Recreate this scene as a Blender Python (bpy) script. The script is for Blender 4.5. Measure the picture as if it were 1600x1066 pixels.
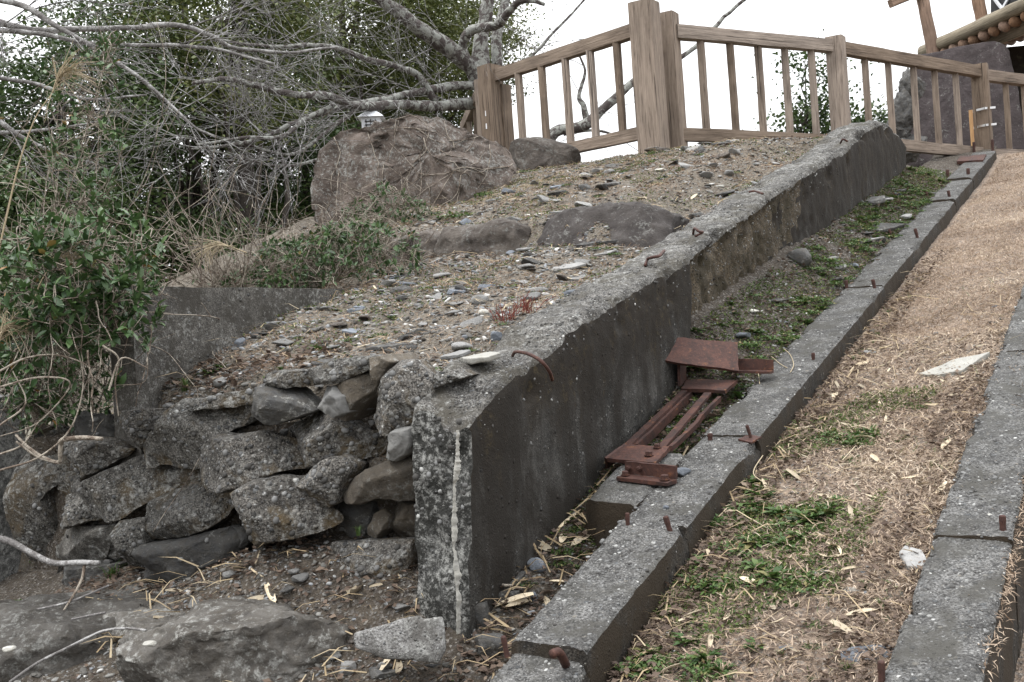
import bpy, bmesh, math, random
import numpy as np
from mathutils import Matrix, Vector

for o in list(bpy.data.objects): bpy.data.objects.remove(o)
SC = bpy.context.scene
COL = SC.collection
rng = np.random.default_rng(7)
random.seed(7)

# ------------------------------------------------------------------ camera
F = 1650.0; CZ = 1.5
PITCH = math.radians(-1.2); ROLL = math.radians(2.8)
fw = np.array([0, math.cos(PITCH), math.sin(PITCH)]); rt0 = np.array([1., 0, 0]); up0 = np.cross(rt0, fw)
cr, sr = math.cos(ROLL), math.sin(ROLL)
rt = cr*rt0 - sr*up0; up = sr*rt0 + cr*up0
CAM = np.array([0, 0, CZ])
cd = bpy.data.cameras.new('camera'); cam = bpy.data.objects.new('camera', cd); COL.objects.link(cam)
cd.sensor_width = 36; cd.lens = 36*F/1600; cd.clip_start = .05; cd.clip_end = 2000
cam.matrix_world = Matrix(((rt[0], up[0], -fw[0], CAM[0]), (rt[1], up[1], -fw[1], CAM[1]), (rt[2], up[2], -fw[2], CAM[2]), (0, 0, 0, 1)))
SC.camera = cam

# ------------------------------------------------------------------ sky, sun, exposure (overcast)
SUN_EL, SUN_AZ = math.radians(62), math.radians(-115)     # azimuth from +Y towards +X
w = bpy.data.worlds.new('World'); SC.world = w; w.use_nodes = True
nt = w.node_tree; nt.nodes.clear()
sky = nt.nodes.new('ShaderNodeTexSky'); sky.sky_type = 'NISHITA'; sky.sun_disc = False
sky.sun_elevation = SUN_EL; sky.sun_rotation = SUN_AZ
mx = nt.nodes.new('ShaderNodeMix'); mx.data_type = 'RGBA'; mx.inputs['Factor'].default_value = .93
bg = nt.nodes.new('ShaderNodeBackground'); bg.inputs['Strength'].default_value = .1
wo = nt.nodes.new('ShaderNodeOutputWorld')
tcw = nt.nodes.new('ShaderNodeTexCoord'); sx = nt.nodes.new('ShaderNodeSeparateXYZ'); nt.links.new(tcw.outputs['Generated'], sx.inputs[0])
mr = nt.nodes.new('ShaderNodeMapRange'); mr.inputs['To Min'].default_value = .66; mr.inputs['To Max'].default_value = 2.2; nt.links.new(sx.outputs['Z'], mr.inputs['Value'])
vm = nt.nodes.new('ShaderNodeVectorMath'); vm.operation = 'SCALE'; vm.inputs[0].default_value = (12.6, 12.7, 12.9); nt.links.new(mr.outputs[0], vm.inputs['Scale']); nt.links.new(vm.outputs[0], mx.inputs['B'])
nt.links.new(sky.outputs[0], mx.inputs['A']); nt.links.new(mx.outputs['Result'], bg.inputs['Color']); nt.links.new(bg.outputs[0], wo.inputs[0])
sd = bpy.data.lights.new('sun', 'SUN'); sd.energy = 1.4; sd.angle = math.radians(18); sd.color = (1, .97, .93)
so = bpy.data.objects.new('sun', sd); COL.objects.link(so)
sdir = Vector((math.sin(SUN_AZ)*math.cos(SUN_EL), math.cos(SUN_AZ)*math.cos(SUN_EL), math.sin(SUN_EL)))
so.rotation_euler = sdir.to_track_quat('Z', 'Y').to_euler()
so.location = (-6, -4, 12)
SC.cycles.max_bounces = 6; SC.cycles.diffuse_bounces = 2; SC.cycles.glossy_bounces = 2; SC.cycles.caustics_reflective = False; SC.cycles.caustics_refractive = False
vs = SC.view_settings; vs.view_transform = 'Standard'; vs.look = 'None'; vs.exposure = .5; vs.gamma = 1

# ------------------------------------------------------------------ maths helpers
def ray(px, py): return fw + rt*(px-800)/F + up*(533-py)/F
def P(px, py, D): return CAM + ray(px, py)*D
def proj(p):
    v = np.asarray(p) - CAM; d = v @ fw
    return 800 + F*(v @ rt)/d, 533 - F*(v @ up)/d, d
vpd = ray(1780, -20); PSI = math.atan2(vpd[0], vpd[1]); SL = vpd[2]/math.hypot(vpd[0], vpd[1])
U = np.array([math.sin(PSI), math.cos(PSI), 0]); R = np.array([math.cos(PSI), -math.sin(PSI), 0]); Z = np.array([0, 0, 1.])
Z0 = .1567
def zb(s): return Z0 + SL*s                     # plane through the top of the middle beam
def W(s, l, z): return np.stack(np.broadcast_arrays(s*U[0]+l*R[0], s*U[1]+l*R[1], z), -1).astype(float)
def hitplane(px, py, n, d):
    r_ = ray(px, py); return CAM + r_*((d - n @ CAM)/(n @ r_))
def hb(px, py, h): return hitplane(px, py, Z - SL*U, Z0 + h)
def sm(a, b, x): t = np.clip((x-a)/(b-a), 0, 1); return t*t*(3-2*t)

def _hash(ix, iy, iz, seed):
    n = (ix*374761393 + iy*668265263 + iz*2147483647 + seed*1274126177) & 0xffffffff
    n = ((n ^ (n >> 13))*1274126177) & 0xffffffff
    n = ((n ^ (n >> 16))*2246822519) & 0xffffffff
    return ((n ^ (n >> 15)) & 0xffffff)/0xffffff
def noise3(p, seed=0):
    p = np.asarray(p, float); i = np.floor(p).astype(np.int64); f = p - i; f = f*f*(3-2*f)
    out = 0
    for dx in (0, 1):
        for dy in (0, 1):
            for dz in (0, 1):
                wgt = np.where(dx, f[..., 0], 1-f[..., 0])*np.where(dy, f[..., 1], 1-f[..., 1])*np.where(dz, f[..., 2], 1-f[..., 2])
                out = out + wgt*_hash(i[..., 0]+dx, i[..., 1]+dy, i[..., 2]+dz, seed)
    return out*2-1
def fbm(p, scale=1., octv=4, seed=0, gain=.5):
    p = np.asarray(p, float)*scale; a = 1; t = 0; s_ = 0
    for k in range(octv):
        t = t + a*noise3(p + 17.3*k, seed+k); s_ += a; a *= gain; p = p*2.03
    return t/s_
def vfbm(p, scale, octv, seed): return np.stack([fbm(p, scale, octv, seed+31*k) for k in range(3)], -1)

# ------------------------------------------------------------------ mesh / object helpers
WORG = {}
def tag(o, label=None, cat=None, group=None, kind=None):
    if label: o['label'] = label
    if cat: o['category'] = cat
    if group: o['group'] = group
    if kind: o['kind'] = kind
    return o
def mesh_data(name, V, Fc, mats, smooth=True, rnd=None, mi=None):
    me = bpy.data.meshes.new(name)
    if isinstance(Fc, np.ndarray):
        V = np.ascontiguousarray(V, np.float32); Fc = np.ascontiguousarray(Fc, np.int32); m, k = Fc.shape
        me.vertices.add(len(V)); me.vertices.foreach_set('co', V.ravel()); me.loops.add(m*k); me.loops.foreach_set('vertex_index', Fc.ravel())
        me.polygons.add(m); me.polygons.foreach_set('loop_start', np.arange(0, m*k, k, dtype=np.int32)); me.update(calc_edges=True)
    else: me.from_pydata(np.asarray(V).tolist(), [], [list(map(int, f)) for f in Fc])
    for m in (mats if isinstance(mats, (list, tuple)) else [mats]): me.materials.append(m)
    if smooth: me.polygons.foreach_set('use_smooth', np.ones(len(me.polygons), bool))
    if mi is not None: me.polygons.foreach_set('material_index', np.asarray(mi, np.int32))
    if rnd is not None:
        a = me.attributes.new('rnd', 'FLOAT', 'POINT'); a.data.foreach_set('value', np.asarray(rnd, np.float32))
    me.update(); return me
def obj(name, V, Fc, mats, parent=None, base=None, **kw):
    V = np.asarray(V, float)
    if base is None: base = np.array([(V[:, 0].min()+V[:, 0].max())/2, (V[:, 1].min()+V[:, 1].max())/2, V[:, 2].min()])
    base = np.asarray(base, float)
    o = bpy.data.objects.new(name, mesh_data(name, V-base, Fc, mats, **kw)); COL.objects.link(o)
    WORG[o] = base
    if parent is not None:
        o.parent = parent; o.location = base - WORG[parent]
    else: o.location = base
    return o
def empty(name, loc, label, cat, group=None):
    o = bpy.data.objects.new(name, None); COL.objects.link(o); o.location = loc; o.empty_display_size = .1
    WORG[o] = np.asarray(loc, float); return tag(o, label, cat, group)
def place(name, me, M, parent=None):
    o = bpy.data.objects.new(name, me); COL.objects.link(o)
    M = np.asarray(M, float)
    WORG[o] = M[:3, 3].copy()
    if parent is not None:
        o.parent = parent; M = M.copy(); M[:3, 3] -= WORG[parent]
    o.matrix_local = Matrix(M.tolist()); return o
class MB:
    def __init__(s): s.V = []; s.F = []; s.n = 0; s.r = []
    def add(s, V, Fc, rnd=0.):
        V = np.asarray(V, float); s.V.append(V); s.F += (np.asarray(Fc)+s.n).tolist() if isinstance(Fc, np.ndarray) else [[int(i)+s.n for i in f] for f in Fc]; s.n += len(V)
        s.r.append(np.full(len(V), rnd)); return s
    def build(s, name, mats, parent=None, **kw):
        return obj(name, np.concatenate(s.V), s.F, mats, parent, rnd=np.concatenate(s.r), **kw)
def inst(tv, tf, pos, Rm, sc):
    tv = np.asarray(tv, float); tf = np.asarray(tf); N = len(pos)
    sc = np.asarray(sc, float)
    if sc.ndim == 1: sc = sc[:, None]
    loc = tv[None]*sc[:, None, :]
    V = np.einsum('nij,nkj->nki', Rm, loc) + np.asarray(pos)[:, None, :]
    Fc = tf[None] + (np.arange(N)*len(tv))[:, None, None]
    return V.reshape(-1, 3), Fc.reshape(-1, tf.shape[1])
def frames(d, spin=None):
    """rotation matrices whose z axis is d"""
    d = np.asarray(d, float); d = d/np.linalg.norm(d, axis=-1, keepdims=True)
    a = np.where(np.abs(d[..., 2:3]) > .9, np.array([1., 0, 0]), np.array([0, 0, 1.]))
    x = np.cross(a, d); x /= np.linalg.norm(x, axis=-1, keepdims=True); y = np.cross(d, x)
    if spin is None: spin = rng.uniform(0, 6.283, d.shape[:-1])
    c, s_ = np.cos(spin)[..., None], np.sin(spin)[..., None]
    return np.stack([c*x+s_*y, -s_*x+c*y, d], -1)
def rdirs(n, upb=0.):
    d = rng.normal(size=(n, 3)); d /= np.linalg.norm(d, axis=1, keepdims=True); d[:, 2] += upb
    return d/np.linalg.norm(d, axis=1, keepdims=True)
def tube(pts, rad, sides=6, cap=True):
    pts = np.asarray(pts, float); n = len(pts); rad = np.broadcast_to(np.asarray(rad, float), (n,))
    t = np.gradient(pts, axis=0); t /= np.linalg.norm(t, axis=1, keepdims=True)+1e-9
    a = np.array([0, 0, 1.]) if abs(t[0, 2]) < .9 else np.array([1., 0, 0])
    x = np.cross(a, t[0]); x /= np.linalg.norm(x); V = []
    for i in range(n):
        x = x - t[i]*(x @ t[i]); x /= np.linalg.norm(x)+1e-9; y = np.cross(t[i], x)
        th = np.arange(sides)*2*math.pi/sides
        V.append(pts[i] + rad[i]*(np.cos(th)[:, None]*x + np.sin(th)[:, None]*y))
    V = np.concatenate(V); Fc = []
    for i in range(n-1):
        for k in range(sides):
            k2 = (k+1) % sides; Fc.append([i*sides+k, i*sides+k2, (i+1)*sides+k2, (i+1)*sides+k])
    if cap: Fc.append(list(range(sides))[::-1]); Fc.append([(n-1)*sides+k for k in range(sides)])
    return V, Fc
def smooth_path(pts, n=8):
    """Catmull-Rom through the given points"""
    p = np.asarray(pts, float); p = np.vstack([2*p[0]-p[1], p, 2*p[-1]-p[-2]]); out = []
    for i in range(1, len(p)-2):
        t = np.linspace(0, 1, n, endpoint=False)[:, None]
        out.append(.5*(2*p[i]+(p[i+1]-p[i-1])*t+(2*p[i-1]-5*p[i]+4*p[i+1]-p[i+2])*t*t+(3*p[i]-p[i-1]-3*p[i+1]+p[i+2])*t**3))
    return np.vstack(out+[p[-2:-1]])
_ico = {}
def ico(sub):
    if sub not in _ico:
        bm = bmesh.new(); bmesh.ops.create_icosphere(bm, subdivisions=sub, radius=1)
        _ico[sub] = (np.array([v.co[:] for v in bm.verts]), np.array([[v.index for v in f.verts] for f in bm.faces])); bm.free()
    return _ico[sub]
def rock_v(seed, sub=3, dims=(1, 1, 1), cuts=14, rough=.05, cutlo=.62, flat=None):
    rg = np.random.default_rng(seed); V, Fc = ico(sub); V = V.copy()
    for k in range(cuts):
        n = rg.normal(size=3); n /= np.linalg.norm(n); d = rg.uniform(cutlo, .95)
        e = V @ n - d; V -= np.where(e > 0, e, 0)[:, None]*n
    if flat is not None:
        e = V[:, 2]-flat; V[:, 2] -= np.where(e > 0, e, 0)*.92
    V = V + V*(fbm(V+seed*3.1, 1.6, 3, seed)[:, None]*rough*1.6 + fbm(V+seed, 6, 3, seed+5)[:, None]*rough)
    V += vfbm(V, 9, 2, seed+9)*rough*.25
    V = V*np.asarray(dims, float)
    if sub > 5: V = V + vfbm(V, 9, 5, seed+2)*.03 + vfbm(V, 34, 4, seed+6)*.012
    return V, Fc
def boxgrid(fn, na, nb, nc):
    """six faces of a parametric box; fn(a,b,c in [0,1]) -> xyz.  side ids 0 a-,1 a+,2 b-,3 b+,4 c-,5 c+"""
    V = []; Fc = []; sid = []; n = 0
    for k, (ax, val) in enumerate([(0, 0), (0, 1), (1, 0), (1, 1), (2, 0), (2, 1)]):
        o1, o2 = [i for i in range(3) if i != ax]; N = (na, nb, nc); n1, n2 = N[o1], N[o2]
        g1, g2 = np.meshgrid(np.linspace(0, 1, n1+1), np.linspace(0, 1, n2+1), indexing='ij')
        q = [None]*3; q[ax] = np.full(g1.shape, float(val)); q[o1] = g1; q[o2] = g2
        V.append(fn(*q).reshape(-1, 3))
        i, j = np.meshgrid(np.arange(n1), np.arange(n2), indexing='ij'); a = (i*(n2+1)+j).ravel()+n
        f = np.stack([a, a+n2+1, a+n2+2, a+1], 1)
        flip = (ax == 1) ^ (val == 0)
        Fc.append(f[:, ::-1] if flip else f); sid += [k]*len(f); n += g1.size
    return np.concatenate(V), np.concatenate(Fc), np.array(sid)
def rounded(b, c, n=12):
    """b,c in [0,1] -> slightly rounded square section in [-1,1]"""
    x, y = b*2-1, c*2-1; r_ = np.maximum((np.abs(x)**n+np.abs(y)**n)**(1/n), 1e-9)/np.maximum(np.maximum(np.abs(x), np.abs(y)), 1e-9)
    return x/r_, y/r_
_bars = {}
def bar(name, A, B, wx, wy, mat, parent=None, side=(0, 0, 1), seed=0, rough=.003, seg=10, rnd=14, ease=None):
    """squared timber or steel bar from A to B; local z runs along it, local y is nearest to side"""
    A = np.asarray(A, float); B = np.asarray(B, float); L = np.linalg.norm(B-A); z = (B-A)/L
    x = np.cross(np.asarray(side, float), z); x /= np.linalg.norm(x); y = np.cross(z, x)
    def fn(a, b, c):
        p, q = rounded(a, b, rnd); V = np.stack([p*wx/2, q*wy/2, c*L], -1)
        return V + vfbm(V*np.array([1, 1, .25])+seed*7.7, 22, 3, seed)*rough + vfbm(V*np.array([1, 1, .6])+seed*1.7, 3, 2, seed+3)*rough
    V, Fc, _ = boxgrid(fn, 5, 5, seg)
    M = np.eye(4); M[:3, 0], M[:3, 1], M[:3, 2], M[:3, 3] = x, y, z, A
    return place(name, mesh_data(name, V, Fc, mat), M, parent)

# ------------------------------------------------------------------ materials
class NT:
    def __init__(s, name):
        s.m = bpy.data.materials.new(name); s.m.use_nodes = True; s.t = s.m.node_tree; s.b = s.t.nodes['Principled BSDF']
        s.b.inputs['Roughness'].default_value = .85; s.b.inputs['Specular IOR Level'].default_value = .3
        s.tc = s.t.nodes.new('ShaderNodeTexCoord').outputs['Object']
    def n(s, typ, ins=(), **props):
        nd = s.t.nodes.new('ShaderNode'+typ)
        for k, v in props.items(): setattr(nd, k, v)
        for k, v in (ins.items() if isinstance(ins, dict) else enumerate(ins)):
            if v is None: continue
            if hasattr(v, 'is_output'): s.t.links.new(v, nd.inputs[k])
            else: nd.inputs[k].default_value = v
        return nd
    def mapping(s, scale, vec=None): return s.n('Mapping', {'Vector': vec or s.tc, 'Scale': scale}).outputs[0]
    def noise(s, sc, det=4, rough=.55, vec=None, dist=0.): return s.n('TexNoise', {'Vector': vec or s.tc, 'Scale': sc, 'Detail': det, 'Roughness': rough, 'Distortion': dist}).outputs[0]
    def voro(s, sc, vec=None, feature='F1'): return s.n('TexVoronoi', {'Vector': vec or s.tc, 'Scale': sc}, feature=feature)
    def ramp(s, fac, stops, interp='LINEAR'):
        nd = s.n('ValToRGB', {0: fac}); cr_ = nd.color_ramp; cr_.interpolation = interp
        while len(cr_.elements) < len(stops): cr_.elements.new(.5)
        for e, (p, c) in zip(cr_.elements, stops):
            e.position = p; e.color = (c, c, c, 1) if not isinstance(c, (tuple, list)) else (*c, 1)
        return nd.outputs[0]
    def mix(s, fac, a, b, blend='MIX'):
        nd = s.t.nodes.new('ShaderNodeMix'); nd.data_type = 'RGBA'; nd.blend_type = blend
        for k, v in (('Factor', fac), ('A', a), ('B', b)):
            if hasattr(v, 'is_output'): s.t.links.new(v, nd.inputs[k])
            elif k == 'Factor': nd.inputs[k].default_value = v
            else: nd.inputs[k].default_value = (*v, 1)
        return nd.outputs['Result']
    def math(s, op, a, b=None): return s.n('Math', [a, b], operation=op).outputs[0]
    def attr(s, name='rnd'): return s.n('Attribute', attribute_name=name).outputs['Fac']
    def objrnd(s): return s.n('ObjectInfo').outputs['Random']
    def out(s, col, bump=None, strength=.5, dist=.01, rough=None):
        s.t.links.new(col, s.b.inputs['Base Color']) if hasattr(col, 'is_output') else s.b.inputs['Base Color'].__setattr__('default_value', (*col, 1))
        if bump is not None: s.t.links.new(s.n('Bump', {'Height': bump, 'Strength': strength, 'Distance': dist}).outputs[0], s.b.inputs['Normal'])
        if rough is not None:
            if hasattr(rough, 'is_output'): s.t.links.new(rough, s.b.inputs['Roughness'])
            else: s.b.inputs['Roughness'].default_value = rough
        return s.m

def concrete(name, lo, hi, peb=55, pebamt=.55, stain=None, stainamt=.5, lichen=0., streak=False, bump=.8, var=False):
    t = NT(name)
    fine = t.noise(38, 4, .7); mid = t.noise(9, 4, .65); grit = t.noise(170, 2, .7)
    col = t.mix(t.ramp(fine, [(.36, 0.), (.64, 1.)]), lo, hi)
    col = t.mix(t.ramp(grit, [(.36, .85), (.5, 0.)]), col, tuple(v*.3 for v in lo)); col = t.mix(t.ramp(grit, [(.55, 0.), (.72, .8)]), col, tuple(min(.4, v*1.9) for v in hi))  # pit and crevice shade painted into the colour: low grit dark, high grit pale
    col = t.mix(t.math('MULTIPLY', t.ramp(mid, [(.42, 0.), (.62, 1.)]), .55), col, tuple(v*.45 for v in lo))
    h = t.math('ADD', t.math('MULTIPLY', fine, .5), t.math('MULTIPLY', grit, .35))
    for k, (sc, am) in enumerate(((peb, pebamt), (peb*2.3, pebamt*.8))):
        vv = t.n('Vector'+'Math', [t.tc, t.n('Combine'+'XYZ', [13.1*k, 7.7*k, 3.3*k]).outputs[0]], operation='ADD').outputs[0]
        dis = t.n('VectorMath', [vv, t.n('VectorMath', {0: t.n('TexNoise', {'Vector': vv, 'Scale': sc*.8}).outputs['Color'], 'Scale': .25/sc}, operation='SCALE').outputs[0]], operation='ADD').outputs[0]
        v = t.voro(sc, dis); d = v.outputs['Distance']
        sep = t.n('SeparateColor', [v.outputs['Color']]).outputs
        on = t.math('LESS_THAN', sep[0], am)
        rad = t.math('ADD', t.math('MULTIPLY', sep[2], .3), .16)
        m = t.math('MULTIPLY', on, t.ramp(t.math('SUBTRACT', rad, d), [(0., 0.), (.06, 1.)]))
        pc = t.ramp(sep[1], [(0., tuple(x*.5 for x in lo)), (.3, (.11, .115, .12)), (.55, (.17, .17, .165)), (.72, (.2, .185, .16)), (.88, (.28, .28, .275)), (1., (.5, .5, .48))])
        col = t.mix(t.math('MULTIPLY', m, .85), col, pc)
        h = t.math('ADD', h, t.math('MULTIPLY', t.math('MULTIPLY', on, t.ramp(t.math('SUBTRACT', rad, d), [(0., 0.), (.3, 1.)])), .9/(1+k)))
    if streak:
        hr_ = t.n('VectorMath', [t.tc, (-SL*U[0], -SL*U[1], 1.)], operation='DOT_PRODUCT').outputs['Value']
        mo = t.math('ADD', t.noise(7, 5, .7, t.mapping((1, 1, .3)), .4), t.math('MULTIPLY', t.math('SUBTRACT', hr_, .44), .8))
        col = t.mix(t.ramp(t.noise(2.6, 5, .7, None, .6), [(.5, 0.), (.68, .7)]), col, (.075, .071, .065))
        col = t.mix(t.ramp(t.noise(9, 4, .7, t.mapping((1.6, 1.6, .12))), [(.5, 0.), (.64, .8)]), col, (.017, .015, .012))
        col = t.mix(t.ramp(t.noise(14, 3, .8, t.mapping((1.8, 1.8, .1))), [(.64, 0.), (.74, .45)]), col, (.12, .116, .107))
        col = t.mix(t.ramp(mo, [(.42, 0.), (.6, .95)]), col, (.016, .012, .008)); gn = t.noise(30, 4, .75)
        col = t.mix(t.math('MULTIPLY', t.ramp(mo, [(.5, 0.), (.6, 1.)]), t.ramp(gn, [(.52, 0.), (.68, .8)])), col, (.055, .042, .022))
    if stain is not None:
        nv = t.mapping((1, 1, .35)) if streak else None
        sn = t.noise(5, 4, .65, nv, .3)
        col = t.mix(t.ramp(sn, [(.56-stainamt*.3, 0.), (.7-stainamt*.3, .92)]), col, stain)
    if lichen:
        ln = t.noise(46, 5, .8); lb = t.noise(4, 3, .7)
        m = t.ramp(t.math('ADD', ln, t.math('MULTIPLY', lb, .5)), [(.83-lichen*.14, 0.), (1.02-lichen*.14, .95)])
        col = t.mix(m, col, (.3, .3, .285))
    if var:
        hv = t.n('HueSaturation', {'Value': t.math('ADD', t.math('MULTIPLY', t.objrnd(), .5), .75), 'Color': col}); col = hv.outputs[0]
    return t.out(col, h, bump, .012, .9)
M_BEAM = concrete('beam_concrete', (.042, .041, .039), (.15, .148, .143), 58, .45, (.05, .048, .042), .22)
M_TOP = concrete('wall_top_concrete', (.034, .032, .029), (.155, .149, .139), 70, .6, (.055, .05, .04), .25, .3)
M_SIDE = concrete('stained_concrete', (.02, .019, .017), (.068, .065, .06), 50, .12, (.015, .012, .009), .45, streak=True)  # moss and stain, with the base tone also lowered to paint in side shade
M_SCOUR = concrete('scoured_concrete', (.05, .04, .027), (.12, .096, .066), 44, .5, (.03, .024, .013), .35, bump=1.)
M_BSHADE = concrete('beam_shade_concrete', (.016, .014, .012), (.055, .05, .043), 60, .1, (.028, .02, .012), .6)  # darker copy of the beam concrete, shade of the sides put into its colour
M_END = concrete('lichened_concrete', (.035, .035, .033), (.1, .1, .096), 50, .3, (.018, .018, .016), .75, .8)
M_POST = concrete('pale_post_concrete', (.09, .09, .087), (.2, .2, .195), 50, .2, (.05, .05, .047), .35, .7)
M_RET = concrete('retaining_concrete', (.075, .07, .064), (.15, .143, .13), 40, .15, (.045, .041, .035), .4, .3)
M_RUB = concrete('rubble_concrete', (.026, .024, .021), (.145, .138, .126), 48, .5, (.07, .052, .03), .22, .4, var=True, bump=1.)
M_RUBP = concrete('pebbly_rubble', (.028, .025, .022), (.155, .146, .133), 40, .65, (.085, .062, .033), .24, .35, var=True, bump=1.)
def rockmat(name, lo, hi, tint, lichen=.4, sc=1., var=True, bump=.7):
    t = NT(name); a = t.noise(4*sc, 5, .7, None, .3); b = t.noise(30*sc, 5, .75)
    col = t.mix(t.ramp(a, [(.35, 0.), (.65, 1.)]), lo, hi); col = t.mix(t.ramp(b, [(.4, .0), (.75, .7)]), col, tint)
    if lichen:
        m = t.ramp(t.math('ADD', t.noise(36*sc, 4, .8), t.math('MULTIPLY', t.noise(5*sc, 3, .7), .5)), [(.86-lichen*.12, 0.), (1.02-lichen*.12, .9)]); col = t.mix(m, col, (.25, .25, .235))
    if var: col = t.n('HueSaturation', {'Value': t.math('ADD', t.math('MULTIPLY', t.objrnd(), .7), .65), 'Color': col}).outputs[0]
    return t.out(col, t.math('ADD', t.math('MULTIPLY', a, 1.2), b), bump, .02/sc, .88)
M_ROCK = rockmat('grey_rock', (.05, .05, .05), (.12, .12, .12), (.07, .06, .045))
M_DARK = rockmat('dark_rock', (.035, .035, .036), (.085, .085, .083), (.05, .042, .03), .25)
M_PALE = rockmat('pale_stone', (.17, .17, .168), (.29, .29, .285), (.22, .21, .195), .2, 2)
M_WHITE = rockmat('whitish_slate', (.36, .355, .33), (.52, .51, .47), (.4, .38, .32), 0, 2)
M_BLUE = rockmat('blue_grey_stone', (.12, .135, .16), (.2, .22, .25), (.15, .16, .17), 0, 2)
M_BROWN = rockmat('brown_rock', (.06, .051, .041), (.13, .115, .096), (.1, .08, .055), .45, 1.3)
M_PALEW = rockmat('pale_wall_stone', (.12, .12, .117), (.21, .21, .205), (.15, .145, .135), .3, 2)
M_BOULD = rockmat('red_brown_boulder', (.04, .031, .026), (.165, .136, .118), (.09, .067, .052), .75, 1.2, False, 1.)
M_SLAB = rockmat('slab_rock', (.04, .036, .032), (.135, .128, .118), (.055, .046, .034), .7, 1.2)
M_MON = rockmat('purple_monument', (.04, .033, .034), (.088, .074, .076), (.06, .05, .05), .12, 1.2, False, .6)
M_LEDGE = rockmat('ledge_stone', (.06, .05, .045), (.17, .148, .13), (.08, .065, .05), .5, 1.2)

M_LEDGE2 = rockmat('dark_ledge_stone', (.034, .029, .028), (.09, .08, .076), (.06, .05, .043), .35, 1.6)
def wood(name, a, b, dark):
    t = NT(name); off = t.n('VectorMath', [t.tc, t.n('CombineXYZ', [t.math('MULTIPLY', t.objrnd(), 9.), t.math('MULTIPLY', t.objrnd(), 17.), 0.]).outputs[0]], operation='ADD').outputs[0]
    g = t.noise(26, 7, .65, t.mapping((3, 3, .14), off), .6); k = t.noise(5, 5, .6, t.mapping((1, 1, .5), off))
    col = t.mix(t.ramp(g, [(.32, 0.), (.66, 1.)]), a, b); col = t.mix(t.ramp(g, [(.28, 1.), (.42, 0.)]), col, dark)
    col = t.mix(t.ramp(k, [(.45, 0.), (.72, .7)]), col, tuple(x*.55 for x in a))
    col = t.n('HueSaturation', {'Value': t.math('ADD', t.math('MULTIPLY', t.objrnd(), .5), .75), 'Saturation': t.math('ADD', t.math('MULTIPLY', t.objrnd(), -.4), 1.15), 'Color': col}).outputs[0]
    cr2 = t.noise(60, 2, .5, t.mapping((1, 1, .02), off)); col = t.mix(t.ramp(cr2, [(.3, .9), (.36, 0.)]), col, dark)
    return t.out(col, g, .9, .008, .85)
M_WOOD = wood('weathered_fence_wood', (.145, .11, .085), (.3, .24, .19), (.045, .034, .027))
M_LOG = wood('shelter_log_wood', (.16, .095, .06), (.29, .18, .115), (.06, .04, .03))
M_LOGG = wood('grey_log_wood', (.15, .125, .09), (.33, .29, .22), (.05, .04, .03))
M_FRESH = wood('orange_wood', (.36, .20, .09), (.5, .31, .15), (.25, .13, .06))
def rust():
    t = NT('rusty_steel'); a = t.noise(14, 6, .75, None, .4); b = t.noise(80, 5, .75)
    col = t.mix(t.ramp(a, [(.35, 0.), (.7, 1.)]), (.03, .0155, .0135), (.085, .037, .027)); col = t.mix(t.ramp(b, [(.52, 0.), (.72, .75)]), col, (.125, .055, .038))
    col = t.mix(t.ramp(t.noise(4, 4), [(.64, 0.), (.78, .3)]), col, (.15, .11, .095))
    col = t.mix(t.ramp(t.noise(6, 5, .75, None, .6), [(.5, 0.), (.62, .75)]), col, (.022, .014, .013)); col = t.mix(t.ramp(t.noise(22, 4, .8), [(.6, 0.), (.7, .8)]), col, (.2, .085, .035))
    t.b.inputs['Metallic'].default_value = .1
    return t.out(col, t.math('ADD', a, b), .5, .004, .7)
M_RUST = rust()
t = NT('steel_band'); t.b.inputs['Metallic'].default_value = .9; M_BAND = t.out((.6, .6, .6), rough=.35)
t = NT('lantern_white'); M_LANT = t.out(t.ramp(t.noise(8), [(.3, (.62, .64, .68)), (.8, (.78, .8, .83))]), rough=.5)
t = NT('black_paint'); M_BLACK = t.out((.02, .02, .022), rough=.6)
def barkmat(name, lo, hi, lich, amt):
    t = NT(name); a = t.noise(11, 5, .75, None, .5); b = t.noise(40, 3, .7, t.mapping((1, 1, .4)))
    col = t.mix(b, lo, hi); col = t.mix(t.ramp(a, [(.55-amt*.15, 0.), (.62-amt*.15, 1.)]), col, lich)
    return t.out(col, t.math('ADD', a, b), .9, .02, .9)
M_CHERRY = barkmat('lichened_bark', (.035, .028, .026), (.10, .085, .08), (.25, .255, .235), .55)
M_TWIG = barkmat('grey_twig', (.09, .083, .08), (.21, .2, .195), (.32, .315, .31), .45)
M_BARK = barkmat('dark_bark', (.025, .02, .017), (.06, .05, .043), (.09, .08, .06), .1)
M_STEM = barkmat('brown_stem', (.08, .06, .045), (.19, .15, .12), (.3, .265, .22), .6)
def leafmat(name, stops, rough=.5, sat=1., trans=.25):
    t = NT(name); r_ = t.attr(); col = t.ramp(r_, stops)
    n_ = t.noise(30, 3); col = t.mix(.35, col, t.mix(n_, (.4, .4, .4), (1., 1., 1.)), 'MULTIPLY')
    t.out(col, rough=rough); t.b.inputs['Specular IOR Level'].default_value = .35
    if trans:
        tr = t.n('BsdfTranslucent', {'Color': col}); ms = t.n('MixShader', [trans, t.b.outputs[0], tr.outputs[0]])
        t.t.links.new(ms.outputs[0], t.t.nodes['Material Output'].inputs[0])
    return t.m
M_EVER = leafmat('evergreen_leaf', [(0., (.028, .055, .018)), (.5, (.06, .095, .03)), (.85, (.095, .125, .04)), (1., (.15, .13, .05))])
M_YEL = leafmat('yellowgreen_leaf', [(0., (.06, .08, .024)), (.5, (.115, .135, .04)), (.9, (.17, .175, .06)), (1., (.2, .16, .07))])
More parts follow.
